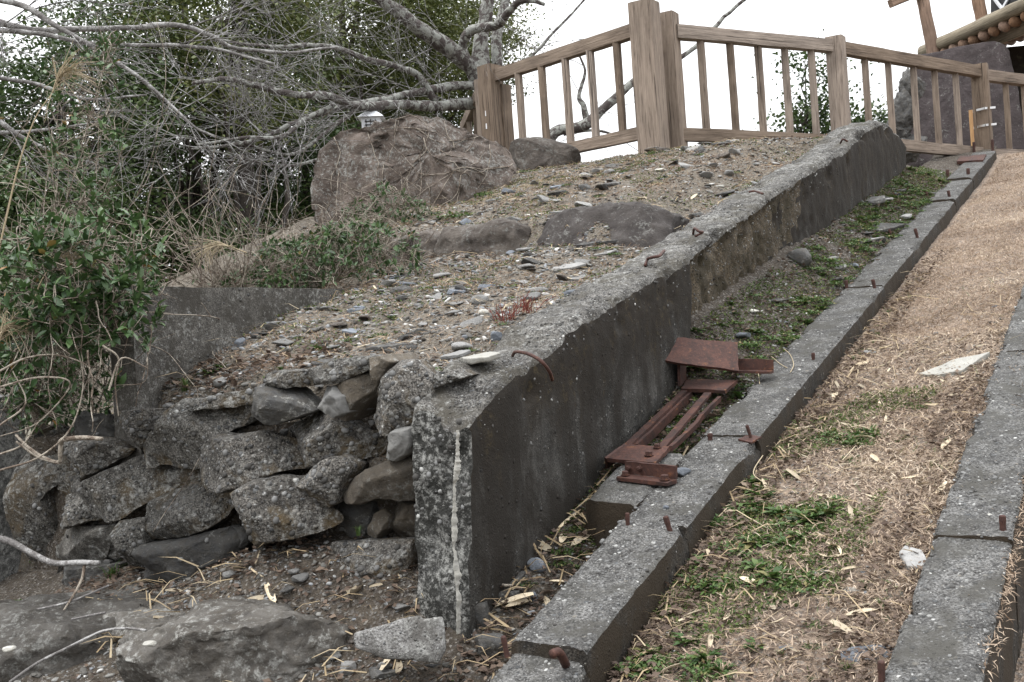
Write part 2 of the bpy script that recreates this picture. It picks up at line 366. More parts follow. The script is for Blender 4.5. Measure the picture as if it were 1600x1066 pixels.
M_AZAL = leafmat('shrub_leaf', [(0., (.025, .055, .02)), (.5, (.055, .105, .035)), (.9, (.09, .15, .05)), (.96, (.25, .13, .04)), (1., (.3, .2, .05))], .38, trans=.15)
M_WEED = leafmat('weed_leaf', [(0., (.035, .075, .018)), (.5, (.07, .13, .032)), (.85, (.115, .165, .05)), (.95, (.2, .18, .07)), (1., (.26, .17, .08))], .55)
M_MOSS = leafmat('moss_leaf', [(0., (.045, .075, .02)), (.5, (.08, .12, .03)), (.8, (.13, .15, .042)), (1., (.18, .15, .06))], .8)
M_DRY = leafmat('dry_grass_blade', [(0., (.12, .08, .055)), (.35, (.26, .175, .12)), (.7, (.43, .31, .215)), (1., (.58, .48, .36))], .8)
M_DRYL = leafmat('bleached_grass_blade', [(0., (.16, .105, .07)), (.3, (.25, .182, .13)), (.65, (.49, .385, .29)), (1., (.7, .61, .49))], .8)
M_STRAW = leafmat('straw', [(0., (.24, .17, .1)), (.5, (.4, .31, .19)), (1., (.58, .5, .36))], .7)
M_LITTER = leafmat('leaf_litter', [(0., (.055, .038, .03)), (.4, (.11, .078, .06)), (.75, (.19, .14, .105)), (1., (.36, .29, .22))], .75)
M_RED = leafmat('red_sprig', [(0., (.14, .03, .02)), (1., (.26, .06, .04))], .7)
def soil(name, a, b, c, sc=1.):
    t = NT(name); n1 = t.noise(5*sc, 5, .7); n2 = t.noise(60*sc, 5, .75); v = t.voro(120*sc)
    col = t.mix(t.ramp(n1, [(.35, 0.), (.65, 1.)]), a, b); col = t.mix(t.ramp(n2, [(.45, 0.), (.7, .8)]), col, c)
    sep = t.n('SeparateColor', [v.outputs['Color']]).outputs
    col = t.mix(t.math('MULTIPLY', t.math('LESS_THAN', sep[0], .3), .6), col, t.ramp(sep[1], [(0., (.06, .05, .045)), (.6, (.16, .15, .14)), (1., (.33, .31, .28))]))
    return t.out(col, t.math('ADD', n2, t.math('MULTIPLY', v.outputs['Distance'], .6)), 1., .015, .95)
M_SOIL = soil('rubble_soil', (.08, .067, .052), (.175, .15, .118), (.27, .24, .195))
M_DIRT = soil('dark_soil', (.038, .031, .024), (.08, .066, .051), (.12, .1, .078))
M_THATCH = soil('dry_lawn_soil', (.13, .097, .073), (.34, .262, .2), (.47, .375, .295))
M_FAR = soil('hill_soil', (.05, .045, .03), (.09, .08, .05), (.08, .07, .04), .1)
def pebmat(name, stops):
    t = NT(name); col = t.ramp(t.attr(), stops); n_ = t.noise(60, 3, .7)
    return t.out(t.mix(.5, col, t.mix(n_, (.45, .45, .45), (1.3, 1.3, 1.3)), 'MULTIPLY'), None, rough=.85)
M_GRAV = pebmat('gravel_stone', [(0., (.06, .056, .05)), (.35, (.13, .125, .115)), (.6, (.22, .215, .2)), (.78, (.2, .215, .235)), (.9, (.36, .355, .34)), (1., (.55, .54, .52))])
M_AGG = pebmat('set_aggregate', [(0., (.04, .038, .035)), (.4, (.085, .083, .08)), (.7, (.13, .13, .128)), (.9, (.18, .18, .178)), (.975, (.3, .3, .29)), (1., (.45, .45, .43))])
# ------------------------------------------------------------------ ground
FC = np.array([1.2, 8.62]); FLV = np.array([-.08, 9.98]); FR = np.array([4.95, 10.95])
def edge_drop(x, y):
    dl = FLV-FC; dl = dl/np.linalg.norm(dl); nl = np.array([dl[1], -dl[0]])
    dr = FR-FC; dr = dr/np.linalg.norm(dr); nr = np.array([-dr[1], dr[0]])
    d = np.minimum((x-FC[0])*nl[0]+(y-FC[1])*nl[1], (x-FC[0])*nr[0]+(y-FC[1])*nr[1])
    return np.clip(d-.25, 0, None)*.75*(1-sm(3.4, 4.4, x))
def smin(a, b, k=.12): h = np.clip(.5+.5*(b-a)/k, 0, 1); return b*(1-h)+a*h-k*h*(1-h)
WT = ([2.5, 2.58, 2.78, 3.1, 3.2, 3.8, 4.3, 5.45, 6.3, 7.4, 7.9, 8.6, 8.9, 9.3], [.36, .44, .505, .49, .54, .53, .525, .575, .6, .62, .69, .67, .58, .42])
def nz(s, l, amp, seed):
    p = W(s, l, 0*s); return fbm(p, 3.2, 3, seed)*amp*2.2 + fbm(p, 16, 3, seed+4)*amp
def H_left(s, l):
    h = np.interp(s, [2.5, 4, 4.72, 4.86, 5.6, 7.5, 12], [.50, .55, .56, .67, .70, .72, .72])
    wq = sm(-2.45, -2.02, l)*sm(9.2, 8.4, s); h = h*(1-wq)+(np.interp(s, *WT)-.03)*wq
    z = smin(zb(s)+h, 2.80+0*s)
    x = s*U[0]+l*R[0]; y = s*U[1]+l*R[1]
    z = z - sm(2.87, 2.72, s)*.3 - .1*sm(-2.5, -3.2, l)*sm(3.4, 2.8, s)
    z = z - .35*sm(-3.4, -3.65, l)*sm(3.9, 3.2, s)
    lb = np.interp(s, [2.5, 4.4, 5.2, 9], [-3.6, -3.6, -5.2, -5.9])
    return z - np.clip(lb-l, 0, 1.2)*.3 - np.clip(lb-l-1.2, 0, None)*.85 - edge_drop(x, y) + nz(s, l, .018, 3)
def H_low(s, l): return zb(s) - .2 + .17*sm(2.3, 2.62, s)*sm(-3.2, -2.5, l)*sm(-1.75, -2.05, l) - np.clip(-3.2-l, 0, None)*.12 + nz(s, l, .016, 5)
def H_bed(s, l):
    hw = np.interp(s, [1.8, 2.5, 3.13, 3.5, 3.9, 4.2, 4.5, 9.3, 10.5], [-.24, -.19, -.1, -.05, -.02, .03, .2, .17, .02])
    hbm = np.interp(s, [1.8, 2.6, 3.0, 3.25, 3.5, 4.2, 5, 12], [-.26, -.25, -.23, -.15, -.11, -.06, -.02, -.02])
    return zb(s) + hbm + (hw-hbm)*np.clip((-1.4-l)/.31, 0, 1.3) + nz(s, l, .01, 7)
def H_grass(s, l):
    ha = np.interp(s, [1.5, 2.2, 3, 9, 10.5, 11.5], [-.2, -.15, -.09, -.1, -.1, -.05]); hc = np.interp(s, [1.5, 3, 5], [-.07, -.04, -.02])
    z = zb(s) + ha + (hc-ha)*np.clip((l+1.19)/.69, 0, 1.4)
    return smin(z, 2.93+0*s) + nz(s, l, .008, 9)
def H_right(s, l): return zb(s) - .3 + np.clip(s-4.5, 0, 2)*.13
def ground_at(s, l):
    return np.select([(l < -1.85) & (s < 2.72), l < -1.85, l < -1.40, l < -.34], [H_low(s, l), H_left(s, l), H_bed(s, l), H_grass(s, l)], H_right(s, l))
def ghit(px, py, lo=1.6, hi=14):
    r_ = ray(px, py); p = CAM + np.arange(lo, hi, .02)[:, None]*r_; k = np.nonzero(p[:, 2] <= ground_at(p @ U, p @ R))[0]
    return p[k[0]] if len(k) else p[-1]
def patch(name, s0, s1, l0, l1, Hf, mat, step, amp=.012, seed=1):
    ns, nl = int((s1-s0)/step)+1, int((l1-l0)/step)+1
    S, L = np.meshgrid(np.linspace(s0, s1, ns), np.linspace(l0, l1, nl), indexing='ij')
    z = Hf(S, L); V = W(S, L, z).reshape(-1, 3)
    if amp: V[:, 2] += fbm(V, 3.2, 3, seed)*amp*2.2 + fbm(V, 16, 3, seed+4)*amp
    i, j = np.meshgrid(np.arange(ns-1), np.arange(nl-1), indexing='ij'); a = (i*nl+j).ravel()
    return tag(obj(name, V, np.stack([a, a+1, a+nl+1, a+nl], 1)[:, ::-1], mat), kind='structure')
patch('rubble_slope', 2.72, 13, -9.5, -1.95, H_left, M_SOIL, .035, 0, 3)
patch('lower_ground', .2, 2.9, -7, -1.74, H_low, M_DIRT, .03, 0, 5)
patch('track_bed', .2, 12, -1.8, -1.3, H_bed, M_DIRT, .025, 0, 7)
patch('grass_bank', .2, 16, -1.3, -.4, H_grass, M_THATCH, .03, 0, 9)
patch('right_bank', .2, 16, -.42, 4, H_right, M_THATCH, .05, 0, 11)
def back(s, l): return smin(zb(s)-.08, 2.88+0*s)
patch('hilltop', 11.9, 30, -1.9, 12, lambda s, l: 2.85+0*s, M_THATCH, .2, .02, 12)
g = np.array([[-900, -900, -3.3], [900, -900, -3.3], [900, 900, -3.3], [-900, 900, -3.3]], float)
tag(obj('ground', g, [[0, 1, 2, 3]], M_FAR, base=(0, 0, -3.3)), kind='structure')
# ------------------------------------------------------------------ concrete wall beside the track
LW = -1.713
def wall_fn(a, b, c):
    s0_ = 2.5+.07*c+.035*fbm(np.stack([b*1.5, c*4, 0*c], -1), 1.7, 3, 91); s = s0_ + a*(9.35-s0_); th = np.interp(s, [2.5, 3.0, 4, 9.4], [.20, .26, .3, .3])
    top = np.interp(s, *WT)
    # broken, lower left shoulder at the near end
    top = top + sm(3.2, 2.6, s)*.045*sm(.7, .1, b) - .03*sm(3.3, 2.9, s)*np.abs(fbm(np.stack([s*5, b*2, 0*s], -1), 1.3, 3, 66))
    x, y = rounded(b, c, 11); top = top + .03*fbm(np.stack([s, b*.3, 0*s], -1), 5, 5, 15)
    h = -.45 + (top+.45)*(y*.5+.5); l = LW - th*(.5-.5*x)
    p = W(s, l, zb(s)+h)
    edge = np.clip(c-.8, 0, .2)*5
    n1 = vfbm(p, 5, 4, 3)*.012 + vfbm(p, 24, 4, 8)*(.006+.006*edge[..., None])
    er = sm(4.33, 4.40, s+.06*(.5-c))*sm(7.2, 5.4, s)*sm(.55, .95, b)*sm(.2, .5, c)*(1-.7*sm(.93, 1., c))   # rough scoured patch
    n2 = R*(-(er*(.04+.06*np.abs(fbm(p, 14, 4, 19))))[..., None])
    chip = sm(.12, .5, fbm(p, 7, 3, 41))*sm(.82, 1, c)*sm(.8, 1, b)
    return p + n1 + n2 - (chip*.05)[..., None]*(R+Z)
V, Fc, sid = boxgrid(wall_fn, 340, 16, 40)
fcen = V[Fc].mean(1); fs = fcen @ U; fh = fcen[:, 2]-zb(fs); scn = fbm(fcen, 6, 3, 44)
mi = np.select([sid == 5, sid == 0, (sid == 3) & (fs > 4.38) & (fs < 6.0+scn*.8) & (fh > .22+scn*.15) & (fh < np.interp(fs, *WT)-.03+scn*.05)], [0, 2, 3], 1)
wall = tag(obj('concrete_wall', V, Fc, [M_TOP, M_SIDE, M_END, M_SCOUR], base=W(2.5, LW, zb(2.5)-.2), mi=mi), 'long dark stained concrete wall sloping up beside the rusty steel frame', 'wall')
def rusty_rod(px_pts, h, r_, parent, name='rusty_rod', hs=None):
    pts = [hb(x, y, h if hs is None else hs[i]) for i, (x, y) in enumerate(px_pts)]
    V, Fc = tube(smooth_path(pts, 5), r_, 6); return obj(name, V, Fc, M_RUST, parent)
rusty_rod([(801, 556), (806, 550), (825, 553), (845, 564), (858, 580), (863, 594)], 0, .0055, wall, hs=[.53, .565, .575, .56, .52, .47])
rusty_rod([(1008, 415), (1012, 405), (1020, 402), (1030, 400), (1038, 392)], 0, .007, wall, hs=[.53, .545, .565, .565, .55])
rusty_rod([(1083, 366), (1085, 357), (1092, 362), (1098, 363), (1087, 369)], 0, .006, wall, hs=[.55, .6, .59, .575, .57])
rusty_rod([(1170, 300), (1180, 299), (1192, 303)], 0, .006, wall, hs=[.6, .6, .59])
rusty_rod([(1313, 224), (1317, 218), (1324, 221)], 0, .007, wall, hs=[.65, .68, .66])
# pale chipped corner of its near end
pts = [(716, 672), (715, 700), (713, 730), (710, 760), (711, 800), (709, 850), (714, 900), (716, 950), (717, 990)]
pv = np.array([hitplane(x, y, U, 2.487) for x, y in pts]); mb = MB()
wd = [.002, .004, .007, .005, .008, .005, .006, .004, .002]
for i in range(len(pv)):
    pass
zz = np.interp(np.linspace(0, 1, 140), np.linspace(0, 1, len(pv)), pv[:, 2]); ww = np.interp(np.linspace(0, 1, 140), np.linspace(0, 1, len(wd)), wd)
ll = np.interp(np.linspace(0, 1, 140), np.linspace(0, 1, len(pv)), pv @ R) + fbm(np.stack([zz*0, zz*0, zz], -1), 40, 5, 4, .8)*.006; ww = ww*np.clip(.9+2.6*fbm(np.stack([zz*0+3, zz*0, zz], -1), 30, 4, 9, .8), .12, 2.4)
vv = []
for k in range(140):
    for q in range(5):
        a = (q/4-.5)*2; vv.append(W(2.492-.014*(1-a*a)+.004*fbm(np.array([[k*.7, q*1.3, 0]]), 1, 2, 7)[0], ll[k]+a*ww[k], zz[k]))
vv = np.array(vv).reshape(-1, 3); ff = [[k*5+q, (k+1)*5+q, (k+1)*5+q+1, k*5+q+1] for k in range(139) for q in range(4)]
tag(obj('chipped_edge', vv, ff, M_WHITE, wall), 'pale chipped strip down the corner')

# ------------------------------------------------------------------ stepped beams that carried the rails
def beam_seg(name, s0, s1, l0, l1, dz0, dz1, depth, parent, seed):
    def fn(a, b, c):
        s = s0 + a*(s1-s0); x, y = rounded(b, c, 16)
        l = (l0+l1)/2 + x*(l1-l0)/2 - .006*(s-2.5); z = zb(s) + dz0 + (dz1-dz0)*a + depth*(y*.5-.5)
        p = W(s, l, z); e = sm(.85, 1, c)
        chip = sm(.1, .5, fbm(p, 8, 3, seed+2))*e*(sm(.82, 1, b)+sm(.18, 0, b))
        return p + vfbm(p, 4, 3, seed)*.004 + vfbm(p, 30, 3, seed+1)*.0045 - (chip*.03)[..., None]*Z - (chip*.01*np.sign(b-.5))[..., None]*R
    V, Fc, sid = boxgrid(fn, max(6, int((s1-s0)/.018)), 16, 10)
    return obj(name, V, Fc, [M_BEAM, M_BSHADE], parent, mi=np.where(sid == 5, 0, 1))
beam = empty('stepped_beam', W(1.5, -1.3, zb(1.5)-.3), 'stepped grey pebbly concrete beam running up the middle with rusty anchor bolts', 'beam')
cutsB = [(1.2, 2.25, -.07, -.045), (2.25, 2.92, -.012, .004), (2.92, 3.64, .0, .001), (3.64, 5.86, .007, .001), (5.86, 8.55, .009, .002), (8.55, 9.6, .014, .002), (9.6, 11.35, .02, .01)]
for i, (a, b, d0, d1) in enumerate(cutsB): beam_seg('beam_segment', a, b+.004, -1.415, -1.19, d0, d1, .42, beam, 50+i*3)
beam2 = empty('edge_beam', W(1.5, -.4, zb(1.5)-.3), 'dark pebbly concrete beam at the right edge beside the dry grass', 'beam')
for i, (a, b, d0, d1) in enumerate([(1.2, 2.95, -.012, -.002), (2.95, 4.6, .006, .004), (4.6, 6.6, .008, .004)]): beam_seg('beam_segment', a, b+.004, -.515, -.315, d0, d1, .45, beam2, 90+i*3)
def bolt(px, py, hgt, r_, lean, parent, h=0., nut=False, name='anchor_bolt'):
    p = hb(px, py, h); q = p + np.array([lean[0], lean[1], hgt]); d = q-p
    r_ *= .8; mb = MB(); mb.add(*tube([p-d*.3, p+d*.3, p+d*.6, p+d*.93, q], [r_, r_*.9, r_*1.05, r_, r_*.7], 7))
    if nut: mb.add(*tube([p+d*.55, p+d*.58, p+d*.92, p+d*.95], [r_*1.2, r_*1.9, r_*1.9, r_*1.3], 6))
    return obj(name, np.concatenate(mb.V), mb.F, M_RUST, parent, smooth=False)
for px, py, hg, r_, ln in [(981, 822, .04, .009, (0, 0)), (1047, 830, .045, .011, (-.012, 0)), (791, 1019, .04, .009, (-.006, 0)), (1110, 688, .025, .012, (0, 0)),
                           (1174, 686, .05, .008, (-.014, 0)), (1271, 564, .035, .01, (0, 0)), (1323, 451, .045, .012, (0, 0)), (1367, 451, .05, .012, (-.01, 0)),
                           (1394, 373, .065, .013, (-.02, 0)), (1434, 373, .065, .013, (-.015, 0)), (1367, 361, .05, .012, (0, 0)), (1448, 312, .06, .014, (0, 0)), (1484, 310, .06, .014, (-.01, 0)),
                           (1481, 278, .07, .018, (0, 0)), (1513, 276, .07, .018, (0, 0)), (1522, 236, .09, .018, (0, 0)), (1551, 232, .09, .018, (0, 0))]:
    bolt(px, py, hg, r_, ln, beam)
# big bent rusty bolt at the near end
pp = [hb(876, 1075, -.14), hb(886, 1050, -.08), hb(880, 1030, -.01), hb(872, 1019, .022), hb(862, 1023, .026)]
V, Fc = tube(smooth_path(pp, 5), [.011]*21, 8); obj('bent_bolt', V, Fc, M_RUST, beam)
def plate(name, c4, th, mat, parent, n=8, seed=0, chew=.003):
    """thin steel plate from four top corners"""
    c4 = np.asarray(c4, float); nrm = np.cross(c4[1]-c4[0], c4[3]-c4[0]); nrm /= np.linalg.norm(nrm)
    def fn(a, b, c):
        p = (c4[0]*((1-a)*(1-b))[..., None] + c4[1]*(a*(1-b))[..., None] + c4[2]*(a*b)[..., None] + c4[3]*((1-a)*b)[..., None]) - nrm*(th*(1-c))[..., None]
        e = np.maximum(np.abs(a-.5), np.abs(b-.5))*2
        return p + vfbm(p+seed, 40, 3, seed)*(chew*sm(.8, 1, e))[..., None]
    V, Fc, _ = boxgrid(fn, n, n, 2); return obj(name, V, Fc, mat, parent, smooth=False)
plate('washer_plate', [hb(1153, 686, .006), hb(1174, 691, .006), hb(1190, 682, .006), hb(1168, 679, .006)], .006, M_RUST, beam, 4, 3)
plate('rail_plate', [hb(1495, 252, .03), hb(1536, 250, .03), hb(1541, 241, .03), hb(1500, 244, .03)], .03, M_RUST, beam, 4, 3)
bolt(1567, 826, .035, .011, (0, 0), beam2, .01)
bolt(1378, 1062, .04, .01, (0, 0), beam2, -.01)

def aggregate(n, s0, s1, place_, parent, r0, r1, seed):
    rg = np.random.default_rng(seed); S = s0+(s1-s0)*rg.random(n)**1.4; pos, nrm = place_(S, rg.random(n)); d = nrm+rg.normal(size=(n, 3))*.15
    tv, tf = rock_v(31, 1, (1, 1, 1), 0, .06); sc = (r0+(r1-r0)*rg.random(n)**3)[:, None]*np.array([1, .8, .5])*rg.uniform(.75, 1.25, (n, 3))
    V, Fc = inst(tv, tf, pos, frames(d), sc); tag(obj('aggregate', V, Fc, M_AGG, parent, rnd=np.repeat(rg.random(n), len(tv))), kind='stuff')
def top_of(cuts_, l0, l1):
    ss = np.array([c_[0] for c_ in cuts_]+[cuts_[-1][1]])
    def f(S, q):
        k = np.clip(np.searchsorted(ss, S, side='right')-1, 0, len(cuts_)-1); c_ = np.array(cuts_)[k]; dz = c_[:, 2]+(c_[:, 3]-c_[:, 2])*(S-c_[:, 0])/(c_[:, 1]-c_[:, 0])
        return W(S, l0+(l1-l0)*q-.006*(S-2.5), zb(S)+dz-.0015), np.tile(Z-SL*U, (len(S), 1))
    return f
aggregate(5200, 1.9, 8, top_of(cutsB, -1.41, -1.2), beam, .002, .0085, 1)
aggregate(3600, 1.9, 5.5, top_of([(1.2, 2.95, -.012, -.002), (2.95, 4.6, .006, .004), (4.6, 6.6, .008, .004)], -.51, -.32), beam2, .002, .008, 2)
aggregate(3600, 2.62, 8, lambda S, q: (W(S, LW-.28*q, zb(S)+np.interp(S, *WT)-.001), np.tile(Z-SL*U, (len(S), 1))), wall, .002, .007, 3)
aggregate(500, 2.62, 7, lambda S, q: (W(S, LW+.001+0*q, zb(S)+np.interp(S, *WT)-.012-.2*q**2.5), np.tile(R, (len(S), 1))), wall, .002, .008, 4)
aggregate(110, 0, 1, lambda S, q: (W(2.552-.04*(1-S)+.0*q, LW-.19*q, zb(2.5)+.46-.5*S), np.tile(-U, (len(S), 1))), wall, .003, .014, 5)
# cast block between wall and beam
def blk(a, b, c):
    s = 3.04+a*.42; x, y = rounded(b, c, 14); l = -1.512+x*.103; z = zb(s)+.004 + .4*(y*.5-.5)
    cut = sm(.35, 0., b)*sm(.35, 0, a)*.05
    p = W(s+cut, l, z); return p + vfbm(p, 6, 3, 77)*.008 + vfbm(p, 30, 3, 78)*.004
V, Fc, sid = boxgrid(blk, 16, 10, 14)
tag(obj('support_block', V, Fc, [M_BEAM, M_BSHADE], mi=np.where(sid == 5, 0, 1)), 'square concrete support block under the rusty angle bracket, joined to the beam', 'block')

# ------------------------------------------------------------------ rusty steel frame
sf = empty('steel_frame', hb(1010, 700, -.05), 'rusty steel frame of plates and bars lying between wall and beam', 'steel frame')
plate('base_plate', [hb(948, 716, .03), hb(1024, 723, .03), hb(1046, 698, .03), hb(978, 694, .03)], .014, M_RUST, sf, 8, 1)
plate('side_flange', [hb(948, 717, .028), hb(949, 733, -.03)+.0*U, hb(979, 708, -.03), hb(979, 695, .028)], .01, M_RUST, sf, 6, 2)
A = hb(977, 740, .012); B = hb(1056, 749, .012)
plate('angle_web', [A, B, B+Z*.043, A+Z*.043], .012, M_RUST, sf, 8, 3)
nB = np.cross(B-A, Z); nB /= np.linalg.norm(nB); nB[2] = 0
if nB[1] > 0: nB = -nB
fA, fB = A+nB*.055-Z*.004, B+nB*.055-Z*.004
plate('angle_foot', [fA+.02*(B-A)*0, fB, B+.2*(B-A)*.15, A], .012, M_RUST, sf, 8, 4)
def hexbolt(p, d, r_, parent, name='bolt'):
    d = np.asarray(d, float); d = d/np.linalg.norm(d); mb = MB()
    mb.add(*tube([p, p+d*r_*.25, p+d*r_*.26, p+d*r_*1.1, p+d*r_*1.3], [r_*1.35, r_*1.35, r_, r_, r_*.6], 6))
    return obj(name, np.concatenate(mb.V), mb.F, M_RUST, parent, smooth=False)
hexbolt(hb(1014, 712, .031), Z, .013, sf); hexbolt(hb(1027, 700, .031), Z, .012, sf)
e = (B-A)
hexbolt(A+e*.1+Z*.022+nB*.006, nB, .008, sf, 'rivet'); hexbolt(A+e*.31+Z*.024+nB*.006, nB, .008, sf, 'rivet')
hexbolt(A+e*.1+nB*.03, Z, .012, sf); hexbolt(A+e*.88+nB*.03, Z, .014, sf)
def flat_bar(pp, wid, th, seed):
    pts = smooth_path([hb(x, y, h) for x, y, h in pp], 6); tang = np.gradient(pts, axis=0); lat = np.cross(tang, Z); lat /= np.linalg.norm(lat, axis=1, keepdims=True)
    V = np.concatenate([np.stack([pts-lat*wid/2, pts+lat*wid/2, pts+lat*wid/2-Z*th, pts-lat*wid/2-Z*th], 1)]).reshape(-1, 3)
    V += vfbm(V, 25, 2, seed)*.002; n = len(pts)
    Fc = [[i*4+k, i*4+(k+1) % 4, (i+1)*4+(k+1) % 4, (i+1)*4+k] for i in range(n-1) for k in range(4)] + [[3, 2, 1, 0], [4*n-4, 4*n-3, 4*n-2, 4*n-1]]
    return obj('bar', V, Fc, M_RUST, sf, smooth=False)
flat_bar([(981, 694, .02), (1025, 652, .02), (1069, 610, .03)], .028, .03, 1)
flat_bar([(994, 694, .01), (1035, 655, .012), (1079, 612, .02)], .012, .035, 2)
flat_bar([(1034, 697, .02), (1070, 655, .02), (1106, 613, .03)], .03, .012, 3)
flat_bar([(1047, 697, .02), (1084, 663, .0), (1097, 646, .0), (1124, 619, .02)], .016, .02, 4)
plate('rear_flange', [hb(1064, 607, .035), hb(1133, 610, .035), hb(1152, 594, .035), hb(1073, 592, .035)], .014, M_RUST, sf, 6, 5)
wa, wb_ = hb(1064, 604, .035), hb(1073, 592, .035)
plate('rear_web', [wa, wb_, wb_+Z*.11, wa+Z*.09], .012, M_RUST, sf, 6, 6)
D1 = proj(hb(1100, 600, .035))[2]
uc = [P(1028, 562, D1-.02), P(1154, 579, D1-.06), P(1152, 535, D1+.05), P(1026, 525, D1+.09)]
plate('upper_plate', uc, .012, M_RUST, sf, 12, 7, .006)
ra, rb_ = P(1153, 578, D1+.05), P(1209, 579, D1+.0)
plate('rear_angle', [ra, rb_, rb_+Z*.045, ra+Z*.048], .012, M_RUST, sf, 6, 8)
plate('rear_foot', [ra+Z*.0-U*.06, rb_-U*.06, rb_, ra], .01, M_RUST, sf, 6, 9)
# blue-grey shard jammed under the angle
def loose(name, px, py, wpx, hpx, mat, label, cat='stone', seed=0, depth=.8, cuts=12, sub=3, rot=None, rough=.05, flat=None, group=None, D=None, sink=.25, at=None):
    p = at if at is not None else (ghit(px, py) if D is None else P(px, py, D)); d = proj(p)[2]
    a, b = wpx*d/F/2, hpx*d/F/2
    V, Fc = rock_v(seed, sub, (a, a*depth, b), cuts, rough, flat=flat)
    th = rng.uniform(-.4, .4) if rot is None else rot; c_, s_ = math.cos(th), math.sin(th)
    V = V @ np.array([[c_, s_, 0], [-s_, c_, 0], [0, 0, 1]]); V += p + Z*(b*(1-2*sink))
    return tag(obj(name, V, Fc, mat), label, cat, group)
loose('stone', 1063, 738, 34, 16, M_BLUE, 'bluish stone shard jammed beside the rusty angle bracket', seed=401, at=hb(1064, 742, 0.), cuts=20)
# ------------------------------------------------------------------ dry-laid wall of broken concrete and stones
def outline_rock(name, poly, O, ax, ay, az, thick, mat, parent, seed, bulge=.05, tilt=(0, 0), p=5, rough=.02, cuts=5, grow=1.03, base=None, crumb=.4, qlo=.7, taper=1.):
    """poly in plane coords (ax,ay) about O; az points to the viewer; bulges forward and has a body of `thick` behind"""
    rg = np.random.default_rng(seed); poly = np.asarray(poly, float); ce = poly.mean(0)
    q = np.vstack([poly, poly[:1]]); seg = np.linalg.norm(np.diff(q, axis=0), axis=1); cum = np.r_[0, np.cumsum(seg)]
    n = 96; tt = np.linspace(0, cum[-1], n, endpoint=False)
    out = np.stack([np.interp(tt, cum, q[:, 0]), np.interp(tt, cum, q[:, 1])], 1)
    out = .6*out+.2*np.roll(out, 1, 0)+.2*np.roll(out, -1, 0); out = ce+(out-ce)*grow
    size = math.sqrt(seg.sum()**2/16)
    rings = [(.02, 0), (.1, 0), (.2, 0), (.3, 0), (.4, 0), (.5, 0), (.58, 0), (.66, 0), (.74, 0), (.8, 0), (.86, 0), (.91, 0), (.95, 0), (.98, 0), (1., 0), (1.01, .12), (.99, .3), (.93, .6), (.8, .95), (.4, 1.), (.02, 1.)]
    V = []
    for rho, back in rings:
        if back > 0 and rho > .7: rho = 1-(1-rho)*taper
        xy = ce+(out-ce)*rho
        c = bulge*(1-min(rho, 1)**p) - back*thick
        c = c + (0 if back > .5 else 1)*(tilt[0]*(xy[:, 0]-ce[0])+tilt[1]*(xy[:, 1]-ce[1]))
        V.append(np.stack([xy[:, 0], xy[:, 1], np.full(n, c) if np.isscalar(c) else c], 1))
    V = np.concatenate(V)
    fz = V[:, 2].max()
    for k in range(cuts):
        a_ = rg.uniform(0, 6.28); sl_ = rg.uniform(.2, 1.3); nn = np.array([math.cos(a_)*sl_, math.sin(a_)*sl_, 1]); nn /= np.linalg.norm(nn)
        e = V @ nn; d = np.quantile(e, rg.uniform(qlo, .93)); ex = np.clip(e-d, 0, None); fr_ = V[:, 2] > -thick*.35; V[:, 2] -= np.where(fr_, np.minimum(ex/nn[2], bulge*.85+.01), 0)
    Fc = []
    for i in range(len(rings)-1):
        for k in range(n):
            k2 = (k+1) % n; Fc.append([i*n+k, (i+1)*n+k, (i+1)*n+k2, i*n+k2])
    Fc.append(list(range(n))); Fc.append([(len(rings)-1)*n+k for k in range(n)][::-1])
    Wd = O + V[:, :1]*ax + V[:, 1:2]*ay + V[:, 2:3]*az
    Wd = Wd + vfbm(Wd, 7, 4, seed)*rough + vfbm(Wd, 26, 4, seed+3)*rough*crumb + (np.abs(fbm(Wd, 18, 4, seed+8))-.2)[:, None]*az*rough*crumb*1.4
    return obj(name, Wd, Fc, mat, parent, base=base)
sw = empty('rubble_wall', W(2.6, -2.8, .6), 'dry wall of broken dark concrete lumps and stones at lower left', 'stone wall')
SWS = 2.62
